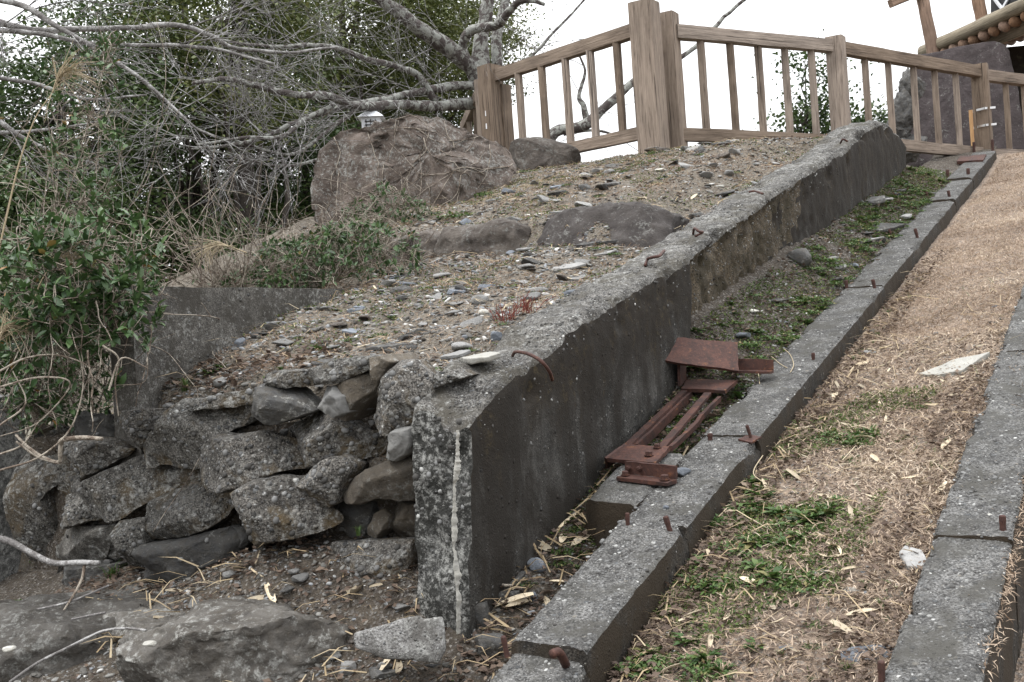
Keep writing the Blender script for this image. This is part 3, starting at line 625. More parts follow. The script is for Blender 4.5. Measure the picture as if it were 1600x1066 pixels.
STN = [ # outline, material, bulge, tilt, set-back
 ([(155,655),(175,646),(220,642),(252,646),(246,670),(218,695),(200,710),(180,702),(162,685)], 1, .05, (0, .5), .06),
 ([(270,628),(300,625),(370,618),(380,635),(360,665),(325,685),(315,705),(318,732),(275,737),(245,727),(215,735),(205,717),(218,695),(250,670),(255,645)], 0, .06, (-.2, -.5), .0),
 ([(98,690),(112,687),(160,690),(187,707),(160,730),(135,748),(130,754),(115,754),(100,735)], 1, .05, (.2, -.2), .05),
 ([(57,746),(102,742),(118,777),(130,755),(172,730),(200,715),(212,735),(255,735),(285,750),(250,768),(225,780),(185,810),(150,810),(125,805),(80,800),(62,770)], 0, .08, (0, -.3), .0),
 ([(72,812),(80,778),(118,777),(145,802),(140,815),(95,827)], 0, .04, (0, 0), .04),
 ([(226,785),(250,770),(287,757),(312,750),(335,770),(340,790),(335,812),(312,827),(275,840),(228,845),(222,820)], 0, .06, (0, -.35), .0),
 ([(315,690),(330,680),(350,683),(400,680),(432,695),(472,725),(470,732),(432,737),(407,752),(365,766),(340,764),(325,745),(315,712)], 1, .06, (.1, -.4), -.02),
 ([(335,790),(365,770),(395,750),(420,748),(468,750),(485,765),(492,795),(508,820),(500,830),(470,836),(420,846),(370,867),(345,842),(335,810)], 1, .08, (0, -.3), -.02),
 ([(379,646),(397,615),(410,602),(442,605),(470,628),(484,642),(460,652),(432,662),(410,656),(385,650)], 2, .06, (0, -.6), -.02),
 ([(422,675),(450,657),(475,645),(500,642),(522,655),(545,670),(575,685),(585,700),(570,715),(540,722),(525,722),(490,729),(470,722),(450,704),(447,687)], 1, .05, (0, -.2), .03),
 ([(490,610),(510,610),(530,622),(537,648),(522,655),(500,637)], 3, .03, (-.5, 0), -.02),
 ([(530,605),(570,585),(587,590),(582,615),(567,637),(550,655),(537,647),(532,622)], 4, .05, (0, -.3), .03),
 ([(610,565),(632,565),(655,597),(655,625),(632,672),(622,679),(590,682),(565,677),(549,661),(570,622),(590,592)], 1, .03, (-.1, -.45), -.04),
 ([(655,612),(668,590),(700,580),(715,590),(690,603),(668,618),(660,635)], 0, .02, (0, -.1), .03),
 ([(597,715),(612,685),(632,667),(653,665),(654,695),(647,707),(625,717)], 3, .05, (0, -.3), -.02),
 ([(485,750),(505,720),(525,715),(545,730),(535,760),(525,787),(495,795),(487,772)], 1, .05, (-.5, 0), .0),
 ([(535,767),(540,750),(575,732),(607,720),(650,710),(652,745),(654,787),(630,779),(600,772),(570,784),(545,784)], 4, .06, (0, -.1), -.01),
 ([(575,820),(580,805),(595,796),(605,808),(602,830),(587,842),(575,832)], 4, .03, (0, 0), .05),
 ([(512,850),(627,850),(632,882),(625,902),(575,909),(530,904),(510,892)], 1, .05, (0, -.2), -.02),
 ([(67,845),(75,830),(100,827),(175,825),(173,860),(170,884),(90,884),(67,877)], 5, .03, (0, 0), .03),
 ([(178,820),(225,810),(224,845),(216,884),(200,899),(175,889),(172,855)], 0, .05, (.2, 0), .0),
 ([(215,885),(225,852),(270,847),(335,830),(349,850),(335,882),(295,907),(245,927),(217,914)], 2, .06, (0, -.4), -.03),
 ([(18,690),(60,670),(95,690),(100,738),(57,752),(70,800),(70,830),(66,880),(70,905),(40,917),(18,800)], 0, .05, (0, 0), .07),
 ([(67,884),(165,887),(162,907),(90,917),(62,907)], 2, .03, (0, 0), .04),
 ([(345,846),(372,868),(420,850),(450,845),(440,880),(380,890),(345,880)], 2, .03, (0, 0), .09),
 ([(500,800),(535,785),(570,788),(575,815),(560,845),(520,845),(505,825)], 2, .03, (0, 0), .10),
 ([(605,785),(652,790),(645,850),(610,848),(606,810)], 4, .03, (0, 0), .08),
 ([(472,580),(512,565),(575,560),(573,576),(530,597),(500,599)], 0, .03, (0, -.35), -.03),
 ([(385,598),(420,580),(470,582),(480,600),(445,604),(410,602)], 0, .03, (0, -.35), -.0),
 ([(252,645),(290,628),(330,618),(380,610),(400,618),(380,635),(300,640)], 0, .03, (0, -.3), .02),
 ([(575,560),(600,553),(612,566),(592,592),(578,590)], 4, .03, (0, -.6), -.02),
 ([(100,655),(150,650),(160,685),(120,690),(95,680)], 2, .04, (0, 0), .09),
]
for i, (poly, m, bl, tl, sb) in enumerate(STN):
    sb += .02*math.sin(i*2.4); pts = [hitplane(x, y, U, SWS+sb) for x, y in poly]; O = np.mean(pts, 0)
    poly2 = [((p-O) @ R, (p-O)[2]) for p in pts]
    stn = outline_rock('stone', poly2, O, R, Z, -U, .22, [M_RUB, M_RUBP, M_DARK, M_PALEW, M_BROWN, M_RET][m], sw, 300+i, bl*1.9, tl, p=5+i % 4, rough=.013, cuts=9, grow=1.04, crumb=.6, qlo=.58)
    if m in (0, 1, 2):
        cnt = {1: 46, 0: 18, 2: 5}[m]; mbp = MB()
        for k in range(cnt):
            q = np.array(poly2)[rng.integers(len(poly2))]*rng.random()**.6*.92; ok, loc, nr_, _ = stn.ray_cast(Vector(O+q[0]*R+q[1]*Z-U*.6-WORG[stn]), Vector(U))
            if not ok: continue
            r_ = rng.uniform(.25, 1)**2*.013+.003; V, Fc = rock_v(20+k % 6, 1, (r_, r_*.8, r_*.55), 0, .05); mbp.add(V @ frames(np.array(nr_)[None])[0].T+np.array(loc)+WORG[stn], Fc, rng.random()*.95)
        tag(mbp.build('pebbles', M_AGG, stn), kind='stuff')
def backing(a, b, c):
    l = -4.1+a*2.2; s = 2.76+b*.12; z = .35+c*(.86-.12*(1-a)); p = W(s, l, z); return p+vfbm(p, 8, 3, 5)*.03
V, Fc, _ = boxgrid(backing, 40, 4, 20); obj('earth_core', V, Fc, M_DIRT, sw)
# pieces of rock packed into the joints
pr = MB(); 
for k in range(150):
    l = rng.uniform(-3.85, -1.95); z = rng.uniform(.55, 1.2); s = 2.74+rng.uniform(-.02, .04)
    V, Fc = rock_v(1000+k % 12, 2, np.array([1, .8, .7])*rng.uniform(.01, .035), 14, .08, cutlo=.4); pr.add(V @ frames(rdirs(1))[0].T+W(s, l, z), Fc, rng.random()*.75)
tag(pr.build('packing_stones', M_AGG, sw, smooth=False), kind='stuff')

# ------------------------------------------------------------------ retaining wall and post at left
def ret(a, b, c):
    s = 2.73+a*1.57; l = -3.5+b*.14; zt = 1.70-.02*a; zlow = .9
    p = W(s, l, zlow+(zt-zlow)*c); return p+vfbm(p, 4, 3, 21)*.008+vfbm(p, 30, 3, 22)*.003
V, Fc, sid = boxgrid(ret, 50, 5, 24)
tag(obj('retaining_wall', V, Fc, M_RET), 'low grey concrete retaining wall below the leafy shrub, left of the rubble slope', 'wall')
def pil(a, b, c):
    l = -4.53+a*.27; s = 2.56+b*.3; z = .35+.92*c; p = W(s, l, z); return p+vfbm(p, 5, 3, 31)*.012+vfbm(p, 30, 3, 32)*.004
V, Fc, sid = boxgrid(pil, 10, 10, 30)
tag(obj('concrete_post', V, Fc, M_POST), 'pale lichened concrete post at the left edge beside the rubble wall', 'post')

# ------------------------------------------------------------------ big rocks
def big_rock(name, c, dims, rotz, seed, mat, label, cat='rock', sub=6, cuts=16, rough=.05, flat=None, tilt=0.):
    V, Fc = rock_v(seed, sub, dims, cuts, rough, flat=flat); c_, s_ = math.cos(rotz), math.sin(rotz)
    ct, st = math.cos(tilt), math.sin(tilt)
    V = V @ np.array([[1, 0, 0], [0, ct, st], [0, -st, ct]]); V = V @ np.array([[c_, s_, 0], [-s_, c_, 0], [0, 0, 1]])
    return tag(obj(name, V+np.asarray(c), Fc, mat), label, cat)
# boulder: body traced, on the slope at the left
poly = [(503,360),(500,300),(506,240),(520,212),(548,200),(585,190),(620,180),(655,176),(690,178),(715,183),(728,196),(742,202),(765,203),(790,210),(812,225),(822,245),(800,275),(760,310),(720,345),(660,365),(580,375)]
no = np.array([.28, -.96, 0]); no /= np.linalg.norm(no); axb = np.cross(no, Z)*-1
if axb[0] < 0: axb = -axb
O0 = P(660, 280, 7.35); pts = [hitplane(x, y, no, no @ O0) for x, y in poly]; O = np.mean(pts, 0)
boulder = outline_rock('boulder', [((p-O) @ axb, (p-O)[2]) for p in pts], O, axb, Z, no, 1.1, M_BOULD, None, 612, .3, (.1, -.3), p=5., rough=.045, cuts=8, crumb=.8, qlo=.55)
tag(boulder, 'large red-brown boulder overgrown with dry vines below the fence', 'boulder')
poly = [(808,215),(840,213),(870,216),(893,226),(908,240),(912,262),(860,275),(815,275)]
O0 = P(860, 235, 8.95); pts = [hitplane(x, y, no, no @ O0) for x, y in poly]; O = np.mean(pts, 0)
tag(outline_rock('boulder', [((p-O) @ axb, (p-O)[2]) for p in pts], O, axb, Z, no, .5, M_LEDGE, None, 613, .1, (0, -.3), p=3, rough=.025, cuts=5), 'low brown rock beside the boulder under the left fence rail', 'rock')
# dry vines over the boulder
vn = MB()
for k in range(46):
    p0 = np.array([rng.uniform(-.85, .85), rng.uniform(-.35, .45)]); a = rng.uniform(0, 6.28); pts = []
    for j in range(12):
        a += rng.normal()*.35; p0 = p0+.06*np.array([math.cos(a), math.sin(a)]); pts.append(p0.copy())
    vv = O0*0 + P(660, 280, 7.35) + np.outer([q[0] for q in pts], axb) + np.outer([q[1] for q in pts], Z)
    # drop each vine point on the boulder's front by ray test
    dg = bpy.context.evaluated_depsgraph_get() if k == 0 else dg
    out = []
    for q in vv:
        ok, loc, nr, _ = boulder.ray_cast(Vector(q+no*2-WORG[boulder]), Vector(-no))
        if ok: out.append(np.array(loc)+WORG[boulder]+no*.008)
    if len(out) > 4:
        V, Fc = tube(np.array(out), np.linspace(.0034, .0016, len(out)), 4); vn.add(V, Fc)
tag(vn.build('dry_vines', M_STEM, None), 'thin dry vine stems creeping over the big boulder', 'vine', kind='stuff')
# ledge across the slope
def ledge(l0, l1, s0, rise, lean_, mat, label, seed):
    def fn(a, b, c):
        l = l0+(l1-l0)*a; x, y = rounded(b, c, 7); e = np.clip(np.abs(a-.5)*2, 0, 1)**6
        top = zb(4.9)+.66+rise*(.35+.65*np.sin(math.pi*np.clip(a*.8+.15, 0, 1)))-.05*e; z = zb(4.6)+.4+(top-zb(4.6)-.4)*(y*.5+.5)
        s_ = s0+.03*fbm(np.stack([l, 0*l, 0*l], -1), 4, 2, seed)+lean_*(y*.5+.5)+(x*.5+.5)*.3+.06*e*(1-b)
        p = W(s_, l, z); return p+vfbm(p, 5, 5, seed)*.04+vfbm(p, 22, 4, seed+1)*.02
    V, Fc, _ = boxgrid(fn, 60, 16, 24); return tag(obj('ledge_stone', V, Fc, mat), label, 'stone')
ledge(-3.32, -2.76, 4.63, .015, .08, M_LEDGE, 'long low brown ledge stone across the middle of the rubble slope', 620)
ledge(-2.80, -2.03, 4.58, .06, .3, M_LEDGE2, 'dark sloping ledge stone against the concrete wall, right end of the ledge', 621)
ledge(-3.62, -3.30, 4.6, .0, .05, M_LEDGE, 'rough grey ledge stone half under the shrub, left end of the ledge', 622)
# slabs at bottom left
big_rock('slab_rock', hb(110, 990, -.2)-Z*.045, (.62, .42, .22), .35, 631, M_SLAB, 'flat dark grey slab rock in the bottom left corner', flat=.55, rough=.04)
big_rock('slab_rock', hb(365, 1035, -.2)+Z*.05, (.36, .22, .17), -.05, 634, M_SLAB, 'smooth pale-topped grey boulder at the bottom edge, left of the white fragment', flat=.6, rough=.035)
big_rock('slab_rock', hb(330, 955, -.2)-Z*.04, (.4, .22, .12), .2, 636, M_SLAB, 'low grey slab rock at the foot of the rubble wall', flat=.5)
poly = [(553,990),(590,980),(612,974),(625,968),(655,962),(662,968),(670,967),(680,964),(692,962),(697,1015),(685,1036),(640,1030),(600,1028),(556,1012)]
n3 = np.array([.1, -.93, .35]); n3 /= np.linalg.norm(n3); O0 = P(625, 1000, 2.86); pts = [hitplane(x, y, n3, n3 @ O0) for x, y in poly]; O = np.mean(pts, 0); a3 = np.cross(Z, n3); a3 /= np.linalg.norm(a3); b3 = np.cross(n3, a3)
M_FRAG = concrete('pale_concrete_fragment', (.13, .125, .12), (.26, .255, .245), 90, .5, (.08, .076, .07), .45, .6)
tag(outline_rock('concrete_fragment', [((p-O) @ a3, (p-O) @ b3) for p in pts], O, a3, b3, n3, .09, M_FRAG, None, 640, .008, (0, 0), p=9, rough=.005, cuts=0, grow=1.), 'pale grey broken concrete fragment with white top edge at bottom centre', 'concrete piece')
for (x, y, wx, hx, mt, lb, sd_, hh) in [(745, 985, 62, 90, M_DARK, 'dark slate slab leaning at the foot of the concrete wall', 651, -.2), (785, 940, 80, 40, M_DARK, 'dark flat stone beside the near end of the concrete wall', 652, -.18),
        (765, 1015, 60, 45, M_ROCK, 'grey flat slab left of the near beam end', 653, -.2), (680, 1050, 50, 30, M_DARK, 'dark slate piece in front of the pale fragment', 654, -.22), (600, 1058, 60, 26, M_ROCK, 'small grey slab at the bottom edge below the pale fragment', 655, -.22),
        (545, 1052, 30, 34, M_PALE, 'upright pale stone at the bottom edge right of the smooth boulder', 656, -.22)]:
    loose('stone', x, y, wx, hx, mt, lb, seed=sd_, at=hb(x, y, hh), flat=.5, sub=4, cuts=18, depth=.9)
# ------------------------------------------------------------------ fence
fence = empty('wooden_fence', (1.2, 8.6, 2.75), 'weathered brown wooden fence with square posts and balusters on the crest', 'fence')
lean = np.array([-.025, 0, 0])
def P3(px, D, z):   # point on the vertical through image column px (at mid height) and depth D
    p = P(px, 120, D); return np.array([p[0], p[1], z])
ztop, zbot, zg = 3.86, 2.93, 2.72
def post(px, D, wx, zt, z0_=zg, seed=0, ang=0.):
    p = P3(px, D, 0); a = np.array([p[0]+.0, p[1], z0_]); b = np.array([p[0], p[1], zt])+lean*(zt-z0_)
    return bar('post', a, b, wx, wx, M_WOOD, fence, side=(math.sin(ang), math.cos(ang), 0), seed=seed, rough=.004, seg=16, rnd=20)
angR = math.atan2(FR[1]-FC[1], FR[0]-FC[0]); angL = math.atan2(FLV[1]-FC[1], FLV[0]-FC[0])
CA = P3(1018, 8.5, 0); CB = P3(1048, 8.72, 0)
post(1017, 8.5, .20, 3.985, seed=1, ang=angR); post(1052, 8.74, .155, 3.955, seed=2, ang=angR)
post(1313, 9.5, .15, 3.885, 2.6, seed=3, ang=angR); post(1535, 10.85, .16, 3.87, 2.75, seed=4, ang=angR)
post(770, 10.0, .17, 3.90, 2.6, seed=5, ang=angL); post(787, 10.05, .13, 3.72, 2.6, seed=6, ang=angL); post(756, 10.1, .10, 3.8, 2.6, seed=7, ang=angL)
post(1700, 11.8, .16, 3.87, 2.75, seed=8, ang=angR)
def rail(name, pxa, Da, pxb, Db, z, wz, wy, seed):
    a, b = P3(pxa, Da, z), P3(pxb, Db, z); return bar(name, a, b, wy, wz, M_WOOD, fence, side=(0, 0, 1), seed=seed, seg=24, rough=.004)
rail('top_rail', 778, 9.95, 1012, 8.55, 3.80, .115, .09, 11); rail('bottom_rail', 778, 9.95, 1012, 8.55, 2.965, .105, .07, 12)
rail('top_rail', 1058, 8.72, 1312, 9.52, 3.80, .115, .09, 13); rail('bottom_rail', 1058, 8.72, 1312, 9.52, 2.955, .11, .07, 14)
rail('top_rail', 1314, 9.52, 1534, 10.85, 3.79, .115, .09, 15); rail('bottom_rail', 1314, 9.52, 1534, 10.85, 2.965, .11, .07, 16)
rail('top_rail', 1537, 10.85, 1700, 11.8, 3.76, .115, .09, 17); rail('bottom_rail', 1537, 10.85, 1700, 11.8, 2.97, .1, .07, 18)
a, b = P(752, 140, 10.1), P(725, 200, 10.9); bar('top_rail', a, b, .08, .1, M_WOOD, fence, seed=19)
for k, q in enumerate([.35, .7]): p = a+(b-a)*q; bar('baluster', [p[0], p[1], p[2]-.7], p, .05, .05, M_WOOD, fence, side=(0, 1, 0), seed=20+k)
def balus(pxa, Da, pxb, Db, cols, z1, seed):
    a, b = P3(pxa, Da, 0), P3(pxb, Db, 0)
    for k, c in enumerate(cols):
        # position along rail whose image column is c
        best = min(np.linspace(0, 1, 400), key=lambda q: abs(proj(np.r_[(a+(b-a)*q)[:2], 3.4])[0]-c)); p = a+(b-a)*best
        bar('baluster', [p[0], p[1], 2.96], [p[0]+lean[0]*.8, p[1], z1], .055, .055, M_WOOD, fence, side=(math.sin(angR), math.cos(angR), 0), seed=seed+k, rough=.003)
balus(778, 9.95, 1012, 8.55, [816, 852, 889, 928, 970], 3.76, 30); balus(1058, 8.72, 1312, 9.52, [1101, 1147, 1190, 1232, 1273], 3.76, 40)
balus(1314, 9.52, 1534, 10.85, [1357, 1393, 1432, 1465, 1498], 3.75, 50); balus(1537, 10.85, 1700, 11.8, [1576, 1604, 1635, 1668], 3.72, 60)
# repaired post: fresh wood strip and two steel bands
p = P3(1535, 10.85, 0); q = P3(1517, 10.78, 0); bar('repair_strip', [q[0], q[1], 2.78], [q[0]-.015, q[1], 3.4], .034, .034, M_FRESH, fence, side=(math.sin(angR), math.cos(angR), 0), seed=70)
for k, zz_ in enumerate((3.23, 3.4)):
    rr = .125; th = np.linspace(0, 2*math.pi, 5)[:4]+angR+math.pi/4; c0 = np.array([p[0]-.025*(zz_-2.75)-.0, p[1], zz_]); c_ = [c0+rr*np.array([math.cos(t_), math.sin(t_), .12*math.cos(t_-.3)]) for t_ in th]
    mb = MB()
    for j in range(4):
        A_, B_ = c_[j], c_[(j+1) % 4]; mb.add([A_, B_, B_+Z*.022, A_+Z*.022], [[0, 1, 2, 3]])
        o_ = (A_+B_)/2-c0; o_[2] = 0; o_ = o_/np.linalg.norm(o_)*.004; mb.add([A_+o_, B_+o_, B_+o_+Z*.022, A_+o_+Z*.022], [[0, 1, 2, 3]])
    mb.build('metal_band', M_BAND, fence, smooth=False)
for k, zz_ in enumerate((3.3, 3.42)):
    q = P3(757, 10.0, zz_); V, Fc, _ = boxgrid(lambda a, b, c: q+np.stack([a*.02-.01, b*.05-.06, c*.05], -1), 2, 2, 2); obj('metal_clip', V, Fc, M_BAND, fence, smooth=False)
# half-buried stones at the foot of the fence
for (x, y, wx, hx, sd_, lb) in [(1185, 243, 40, 12, 661, 'flat grey stone on the crest under the right fence rail'), (1022, 236, 36, 8, 662, 'pale footing stone at the base of the corner fence post'), (1250, 240, 36, 10, 663, 'small brown stone on the crest beside the wall top')]:
    loose('stone', x, y, wx, hx, M_LEDGE, lb, seed=sd_, D=8.3 if x < 1200 else 8.6)

# ------------------------------------------------------------------ monument, rock pile, shelter
nm = np.array([-.35, -.94, 0]); nm /= np.linalg.norm(nm); am = np.cross(Z, nm); am *= np.sign(am[0])
poly = [(1423,92),(1428,86),(1470,80),(1500,72),(1530,68),(1556,64),(1574,72),(1580,95),(1590,140),(1598,190),(1606,262),(1400,262),(1412,230),(1420,180),(1424,130)]
O0 = P(1500, 160, 12.4); pts = [hitplane(x, y, nm, nm @ O0) for x, y in poly]; O = np.mean(pts, 0)
tag(outline_rock('stone_monument', [((p-O) @ am, (p-O)[2]) for p in pts], O, am, Z, nm, .35, M_MON, None, 700, .012, (0, .0), p=14, rough=.012, cuts=0, grow=1., crumb=.8), 'tall purplish stone slab monument behind the fence at upper right', 'monument')
for (x, y, wx, hx, sd_, lb) in [(1416, 178, 56, 74, 701, 'mottled grey rock upright beside the purple monument'), (1424, 135, 44, 56, 702, 'mottled rock on top of the pile beside the purple monument'), (1420, 232, 60, 50, 703, 'low grey rock at the bottom of the pile beside the purple monument'), (1404, 205, 40, 40, 704, 'small dark rock at the left end of the pile by the monument')]:
    loose('rock', x, y, wx, hx, M_ROCK, lb, 'rock', seed=sd_, D=12.0, sub=5, sink=.5, rough=.14, cuts=22)
sh = empty('log_shelter', P(1560, 240, 13.5), 'open shelter of round logs with low log-edged roof in the top right corner', 'shelter')
def log(name, A, B, r_, mat, parent, seed=0, sides=14):
    A, B = np.asarray(A, float), np.asarray(B, float); L = np.linalg.norm(B-A); z = (B-A)/L; x = np.cross([.3, 1, .2], z); x /= np.linalg.norm(x); y = np.cross(z, x)
    n = 14; V = []; th = np.arange(sides)*2*math.pi/sides
    for i in range(n+1): V.append(np.stack([r_*np.cos(th), r_*np.sin(th), np.full(sides, L*i/n)], 1))
    V = np.concatenate(V); V += vfbm(V+seed, 5, 3, seed)*r_*.18*np.array([1, 1, 0])
    Fc = [[i*sides+k, i*sides+(k+1) % sides, (i+1)*sides+(k+1) % sides, (i+1)*sides+k] for i in range(n) for k in range(sides)]+[list(range(sides))[::-1], [n*sides+k for k in range(sides)]]
    M = np.eye(4); M[:3, 0], M[:3, 1], M[:3, 2], M[:3, 3] = x, y, z, A
    return place(name, mesh_data(name, V, Fc, mat), M, parent)
E0, E1 = P(1442, 82, 13.6), P(1680, -28, 11.2)
log('eave_log', E0, E1, .085, M_LOGG, sh, 1)
bk = np.array([.55, .82, 0.])
G0, G1 = P(1538, 66, 12.9), P(1690, 0, 11.4); log('purlin_log', G0, G1, .10, M_LOGG, sh, 2)
for k in range(13):
    q = E0+(E1-E0)*(.1+k*.068)-Z*.13; log('rafter', q-bk*.02, q+bk*2.2+Z*.35, .06, M_LOG, sh, 10+k, 10)
rf = [E0-Z*.02+bk*.05, E1-Z*.02+bk*.05, E1+bk*2.6+Z*.42, E0+bk*2.6+Z*.42]; plate('roof', rf, .05, M_BARK, sh, 10, 9, .01)
log('post', P(1462, 100, 13.3), P(1434, -40, 13.3), .075, M_LOG, sh, 31); log('post', P(1544, 80, 13.0), P(1521, -40, 13.0), .075, M_LOG, sh, 32)
# the rest of those posts down to the ground
for px_, D_ in ((1462, 13.3), (1544, 13.0)):
    p = P(px_, 96, D_); log('post', [p[0], p[1], 2.8], [p[0], p[1], p[2]], .076, M_LOG, sh, 33+int(px_) % 5)
bar('tie_beam', P(1391, 6, 13.2), P(1440, -14, 13.25), .1, .1, M_LOG, sh, seed=5)
plate('back_wall', [P(1560, 200, 14.5), P(1720, 200, 13.5), P(1720, 60, 13.5), P(1560, 75, 14.5)], .05, M_BARK, sh, 4, 11, 0)
gb = P(1575, -8, 12.6); plate('gable_panel', [P(1548, 22, 13.2), P(1620, -2, 12.4), P(1620, -60, 12.4), P(1548, -40, 13.2)], .04, M_BLACK, sh, 4, 12, 0)
bar('gable_brace', P(1552, -4, 13.1), P(1566, 14, 12.95), .03, .03, M_LANT, sh, seed=6); bar('gable_brace', P(1566, 14, 12.95), P(1578, -6, 12.85), .03, .03, M_LANT, sh, seed=7)
# ------------------------------------------------------------------ small white lantern beyond the boulder
lp = P(582, 209, 9.2); ln = empty('lantern', lp-Z*.9, 'small white box lantern with black lattice behind the boulder', 'lantern')
def box(name, c, d, mat, parent, bev=0):
    V, Fc, _ = boxgrid(lambda a, b, q: np.asarray(c)+np.stack([(a-.5)*d[0], (b-.5)*d[1], q*d[2]], -1), 1, 1, 1); return obj(name, V, Fc, mat, parent, smooth=False)
box('body', lp, (.16, .16, .13), M_LANT, ln)
V = [lp+np.array(q) for q in [(-.115, -.115, .13), (.115, -.115, .13), (.115, .115, .13), (-.115, .115, .13), (-.05, -.05, .185), (.05, -.05, .185), (.05, .05, .185), (-.05, .05, .185)]]
obj('roof', V, [[0, 1, 5, 4], [1, 2, 6, 5], [2, 3, 7, 6], [3, 0, 4, 7], [4, 5, 6, 7], [3, 2, 1, 0]], M_LANT, ln, smooth=False)
box('pole', lp-Z*.9, (.05, .05, .9), M_BLACK, ln)
for k in range(3): box('lattice_bar', lp+np.array([-.04+.04*k, -.084, .02]), (.006, .006, .09), M_BLACK, ln)
for k in range(3): box('lattice_bar', lp+np.array([0, -.088, .03+.03*k]), (.1, .006, .006), M_BLACK, ln)

# ------------------------------------------------------------------ bare trees
class Twig:
    def __init__(s): s.V = []; s.F = []; s.n = 0
    def tube(s, pts, r0, r1, sides=3):
        pts = np.asarray(pts); n = len(pts); rad = np.linspace(r0, r1, n)
        t = np.gradient(pts, axis=0); t /= np.linalg.norm(t, axis=1, keepdims=True)+1e-9
        x = np.cross(t, np.array([.3, .2, .93])); x /= np.linalg.norm(x, axis=1, keepdims=True)+1e-9; y = np.cross(t, x)
        th = np.arange(sides)*2*math.pi/sides
        V = pts[:, None]+rad[:, None, None]*(np.cos(th)[None, :, None]*x[:, None]+np.sin(th)[None, :, None]*y[:, None])
        i, k = np.meshgrid(np.arange(n-1), np.arange(sides), indexing='ij'); k2 = (k+1) % sides
        f = np.stack([i*sides+k, i*sides+k2, (i+1)*sides+k2, (i+1)*sides+k], -1).reshape(-1, 4)+s.n
        s.V.append(V.reshape(-1, 3)); s.F.append(f); s.n += n*sides
    def build(s, name, mat, parent): return tag(obj(name, np.concatenate(s.V), np.concatenate(s.F), mat, parent, rnd=np.full(s.n, .8)), kind='stuff')
def grow(tw, p, d, L, r_, lev, upb, wig=.22, kids=4):
    n = max(5, int(L/.07)); st = L/n; pts = [p]; d = d/np.linalg.norm(d)
    for k in range(n):
        d = d+rng.normal(size=3)*wig*.5+np.array([0, 0, upb]); d /= np.linalg.norm(d); pts.append(pts[-1]+d*st)
    pts = np.array(pts); tw.tube(pts, r_, max(.0012, r_*.35), 4 if r_ > .006 else 3)
    if lev > 0:
        for k in range(rng.integers(max(1, kids-2), kids+2)):
            i = rng.integers(n//4, n); t_ = pts[i+1]-pts[i]; t_ /= np.linalg.norm(t_); q = np.cross(t_, rng.normal(size=3)); q /= np.linalg.norm(q)
            grow(tw, pts[i], t_*.75+q*rng.uniform(.35, .8), L*rng.uniform(.35, .65), r_*.6, lev-1, upb, wig, kids)
def bare_tree(name, label, limbs, trunk_base, nt_, Ltw, spread, mat_limb, rt_, upb=.02, lev=2, kids=4):
    t_ = empty(name, trunk_base, label, 'tree'); tw = Twig()
    for i, lb in enumerate(limbs):
        pts = np.array([P(x, y, D) for x, y, D, w_ in lb]); rad = np.array([w_*D/F/2 for x, y, D, w_ in lb])
        sp = smooth_path(pts, 6); rr = np.interp(np.linspace(0, 1, len(sp)), np.linspace(0, 1, len(rad)), rad)
        sp = sp + vfbm(sp, 2.2, 3, 900+i)*.04*np.minimum(1, np.linspace(.3, 1, len(sp)))[:, None]; V, Fc = tube(sp, rr*(1+.18*fbm(sp, 6, 2, i)), 9)
        V = V+vfbm(V, 14, 3, 950+i)*(rr.mean()*.22)
        obj('trunk' if i == 0 else 'branch', V, Fc, mat_limb, t_)
        ln_ = np.linalg.norm(np.diff(sp, axis=0), axis=1).sum(); m = int(nt_*ln_*(.25 if i == 0 else 1.))
        for k in range(m):
            j = rng.integers(int(len(sp)*.12), len(sp)-1); tg = sp[j+1]-sp[j]; tg /= np.linalg.norm(tg); q = np.cross(tg, rng.normal(size=3)); q /= np.linalg.norm(q)
            q[1] *= .8
            grow(tw, sp[j], tg*rng.uniform(.4, .9)+q*spread, rng.uniform(.45, 1)*Ltw, min(rr[j]*.5, rt_)*rng.uniform(.6, 1.), lev, upb, kids=kids)
    tw.build('twigs', M_TWIG, t_); return t_
c = P(765, 400, 10.6)
bare_tree('cherry_tree', 'bare lichen-covered cherry tree spreading left from behind the fence end', [
 [(768,420,10.6,40),(764,250,10.6,36),(760,190,10.5,34),(757,130,10.5,32),(752,70,10.5,24),(760,10,10.5,20),(772,-60,10.5,16)],
 [(756,140,10.5,28),(735,105,10.4,28),(700,75,10.2,26),(660,48,10.0,24),(620,15,9.8,22),(575,-15,9.6,18),(520,-50,9.4,14)],
 [(730,98,10.4,16),(724,70,10.3,15),(738,46,10.2,15),(775,40,10.0,13),(795,18,9.8,11),(815,2,9.7,11),(850,8,9.6,6)],
 [(752,160,10.5,22),(715,164,10.2,18),(670,166,9.8,16),(620,163,9.4,15),(560,168,9.0,14),(515,152,8.7,13),(470,150,8.4,11),(420,138,8.1,10),(365,124,7.8,8),(300,128,7.6,5)],
 [(750,135,10.5,16),(705,135,10.2,14),(655,143,9.8,12),(610,155,9.4,11),(545,166,9.0,9),(500,178,8.8,8),(450,200,8.5,7),(390,222,8.2,6),(300,235,8.0,4)],
 [(680,160,9.9,12),(655,120,9.8,11),(620,104,9.6,10),(575,92,9.3,9),(540,78,9.1,8),(490,70,8.9,7),(420,72,8.6,5),(330,60,8.2,4)],
 [(777,110,10.6,18),(778,60,10.7,16),(790,10,10.8,13),(805,-50,10.9,10)],
 [(520,165,8.8,8),(480,185,8.5,7),(440,212,8.2,7),(380,215,7.9,5),(310,225,7.6,4)],
 [(560,168,9.0,7),(520,200,8.8,6),(470,235,8.6,6),(430,240,8.4,5),(350,215,8.1,4)],
 [(500,250,8.9,5),(450,262,8.6,5),(400,255,8.3,4),(330,235,8.0,3)],
], c, 5.5, 1.15, .62, M_CHERRY, .0055, .012, 2, 4)
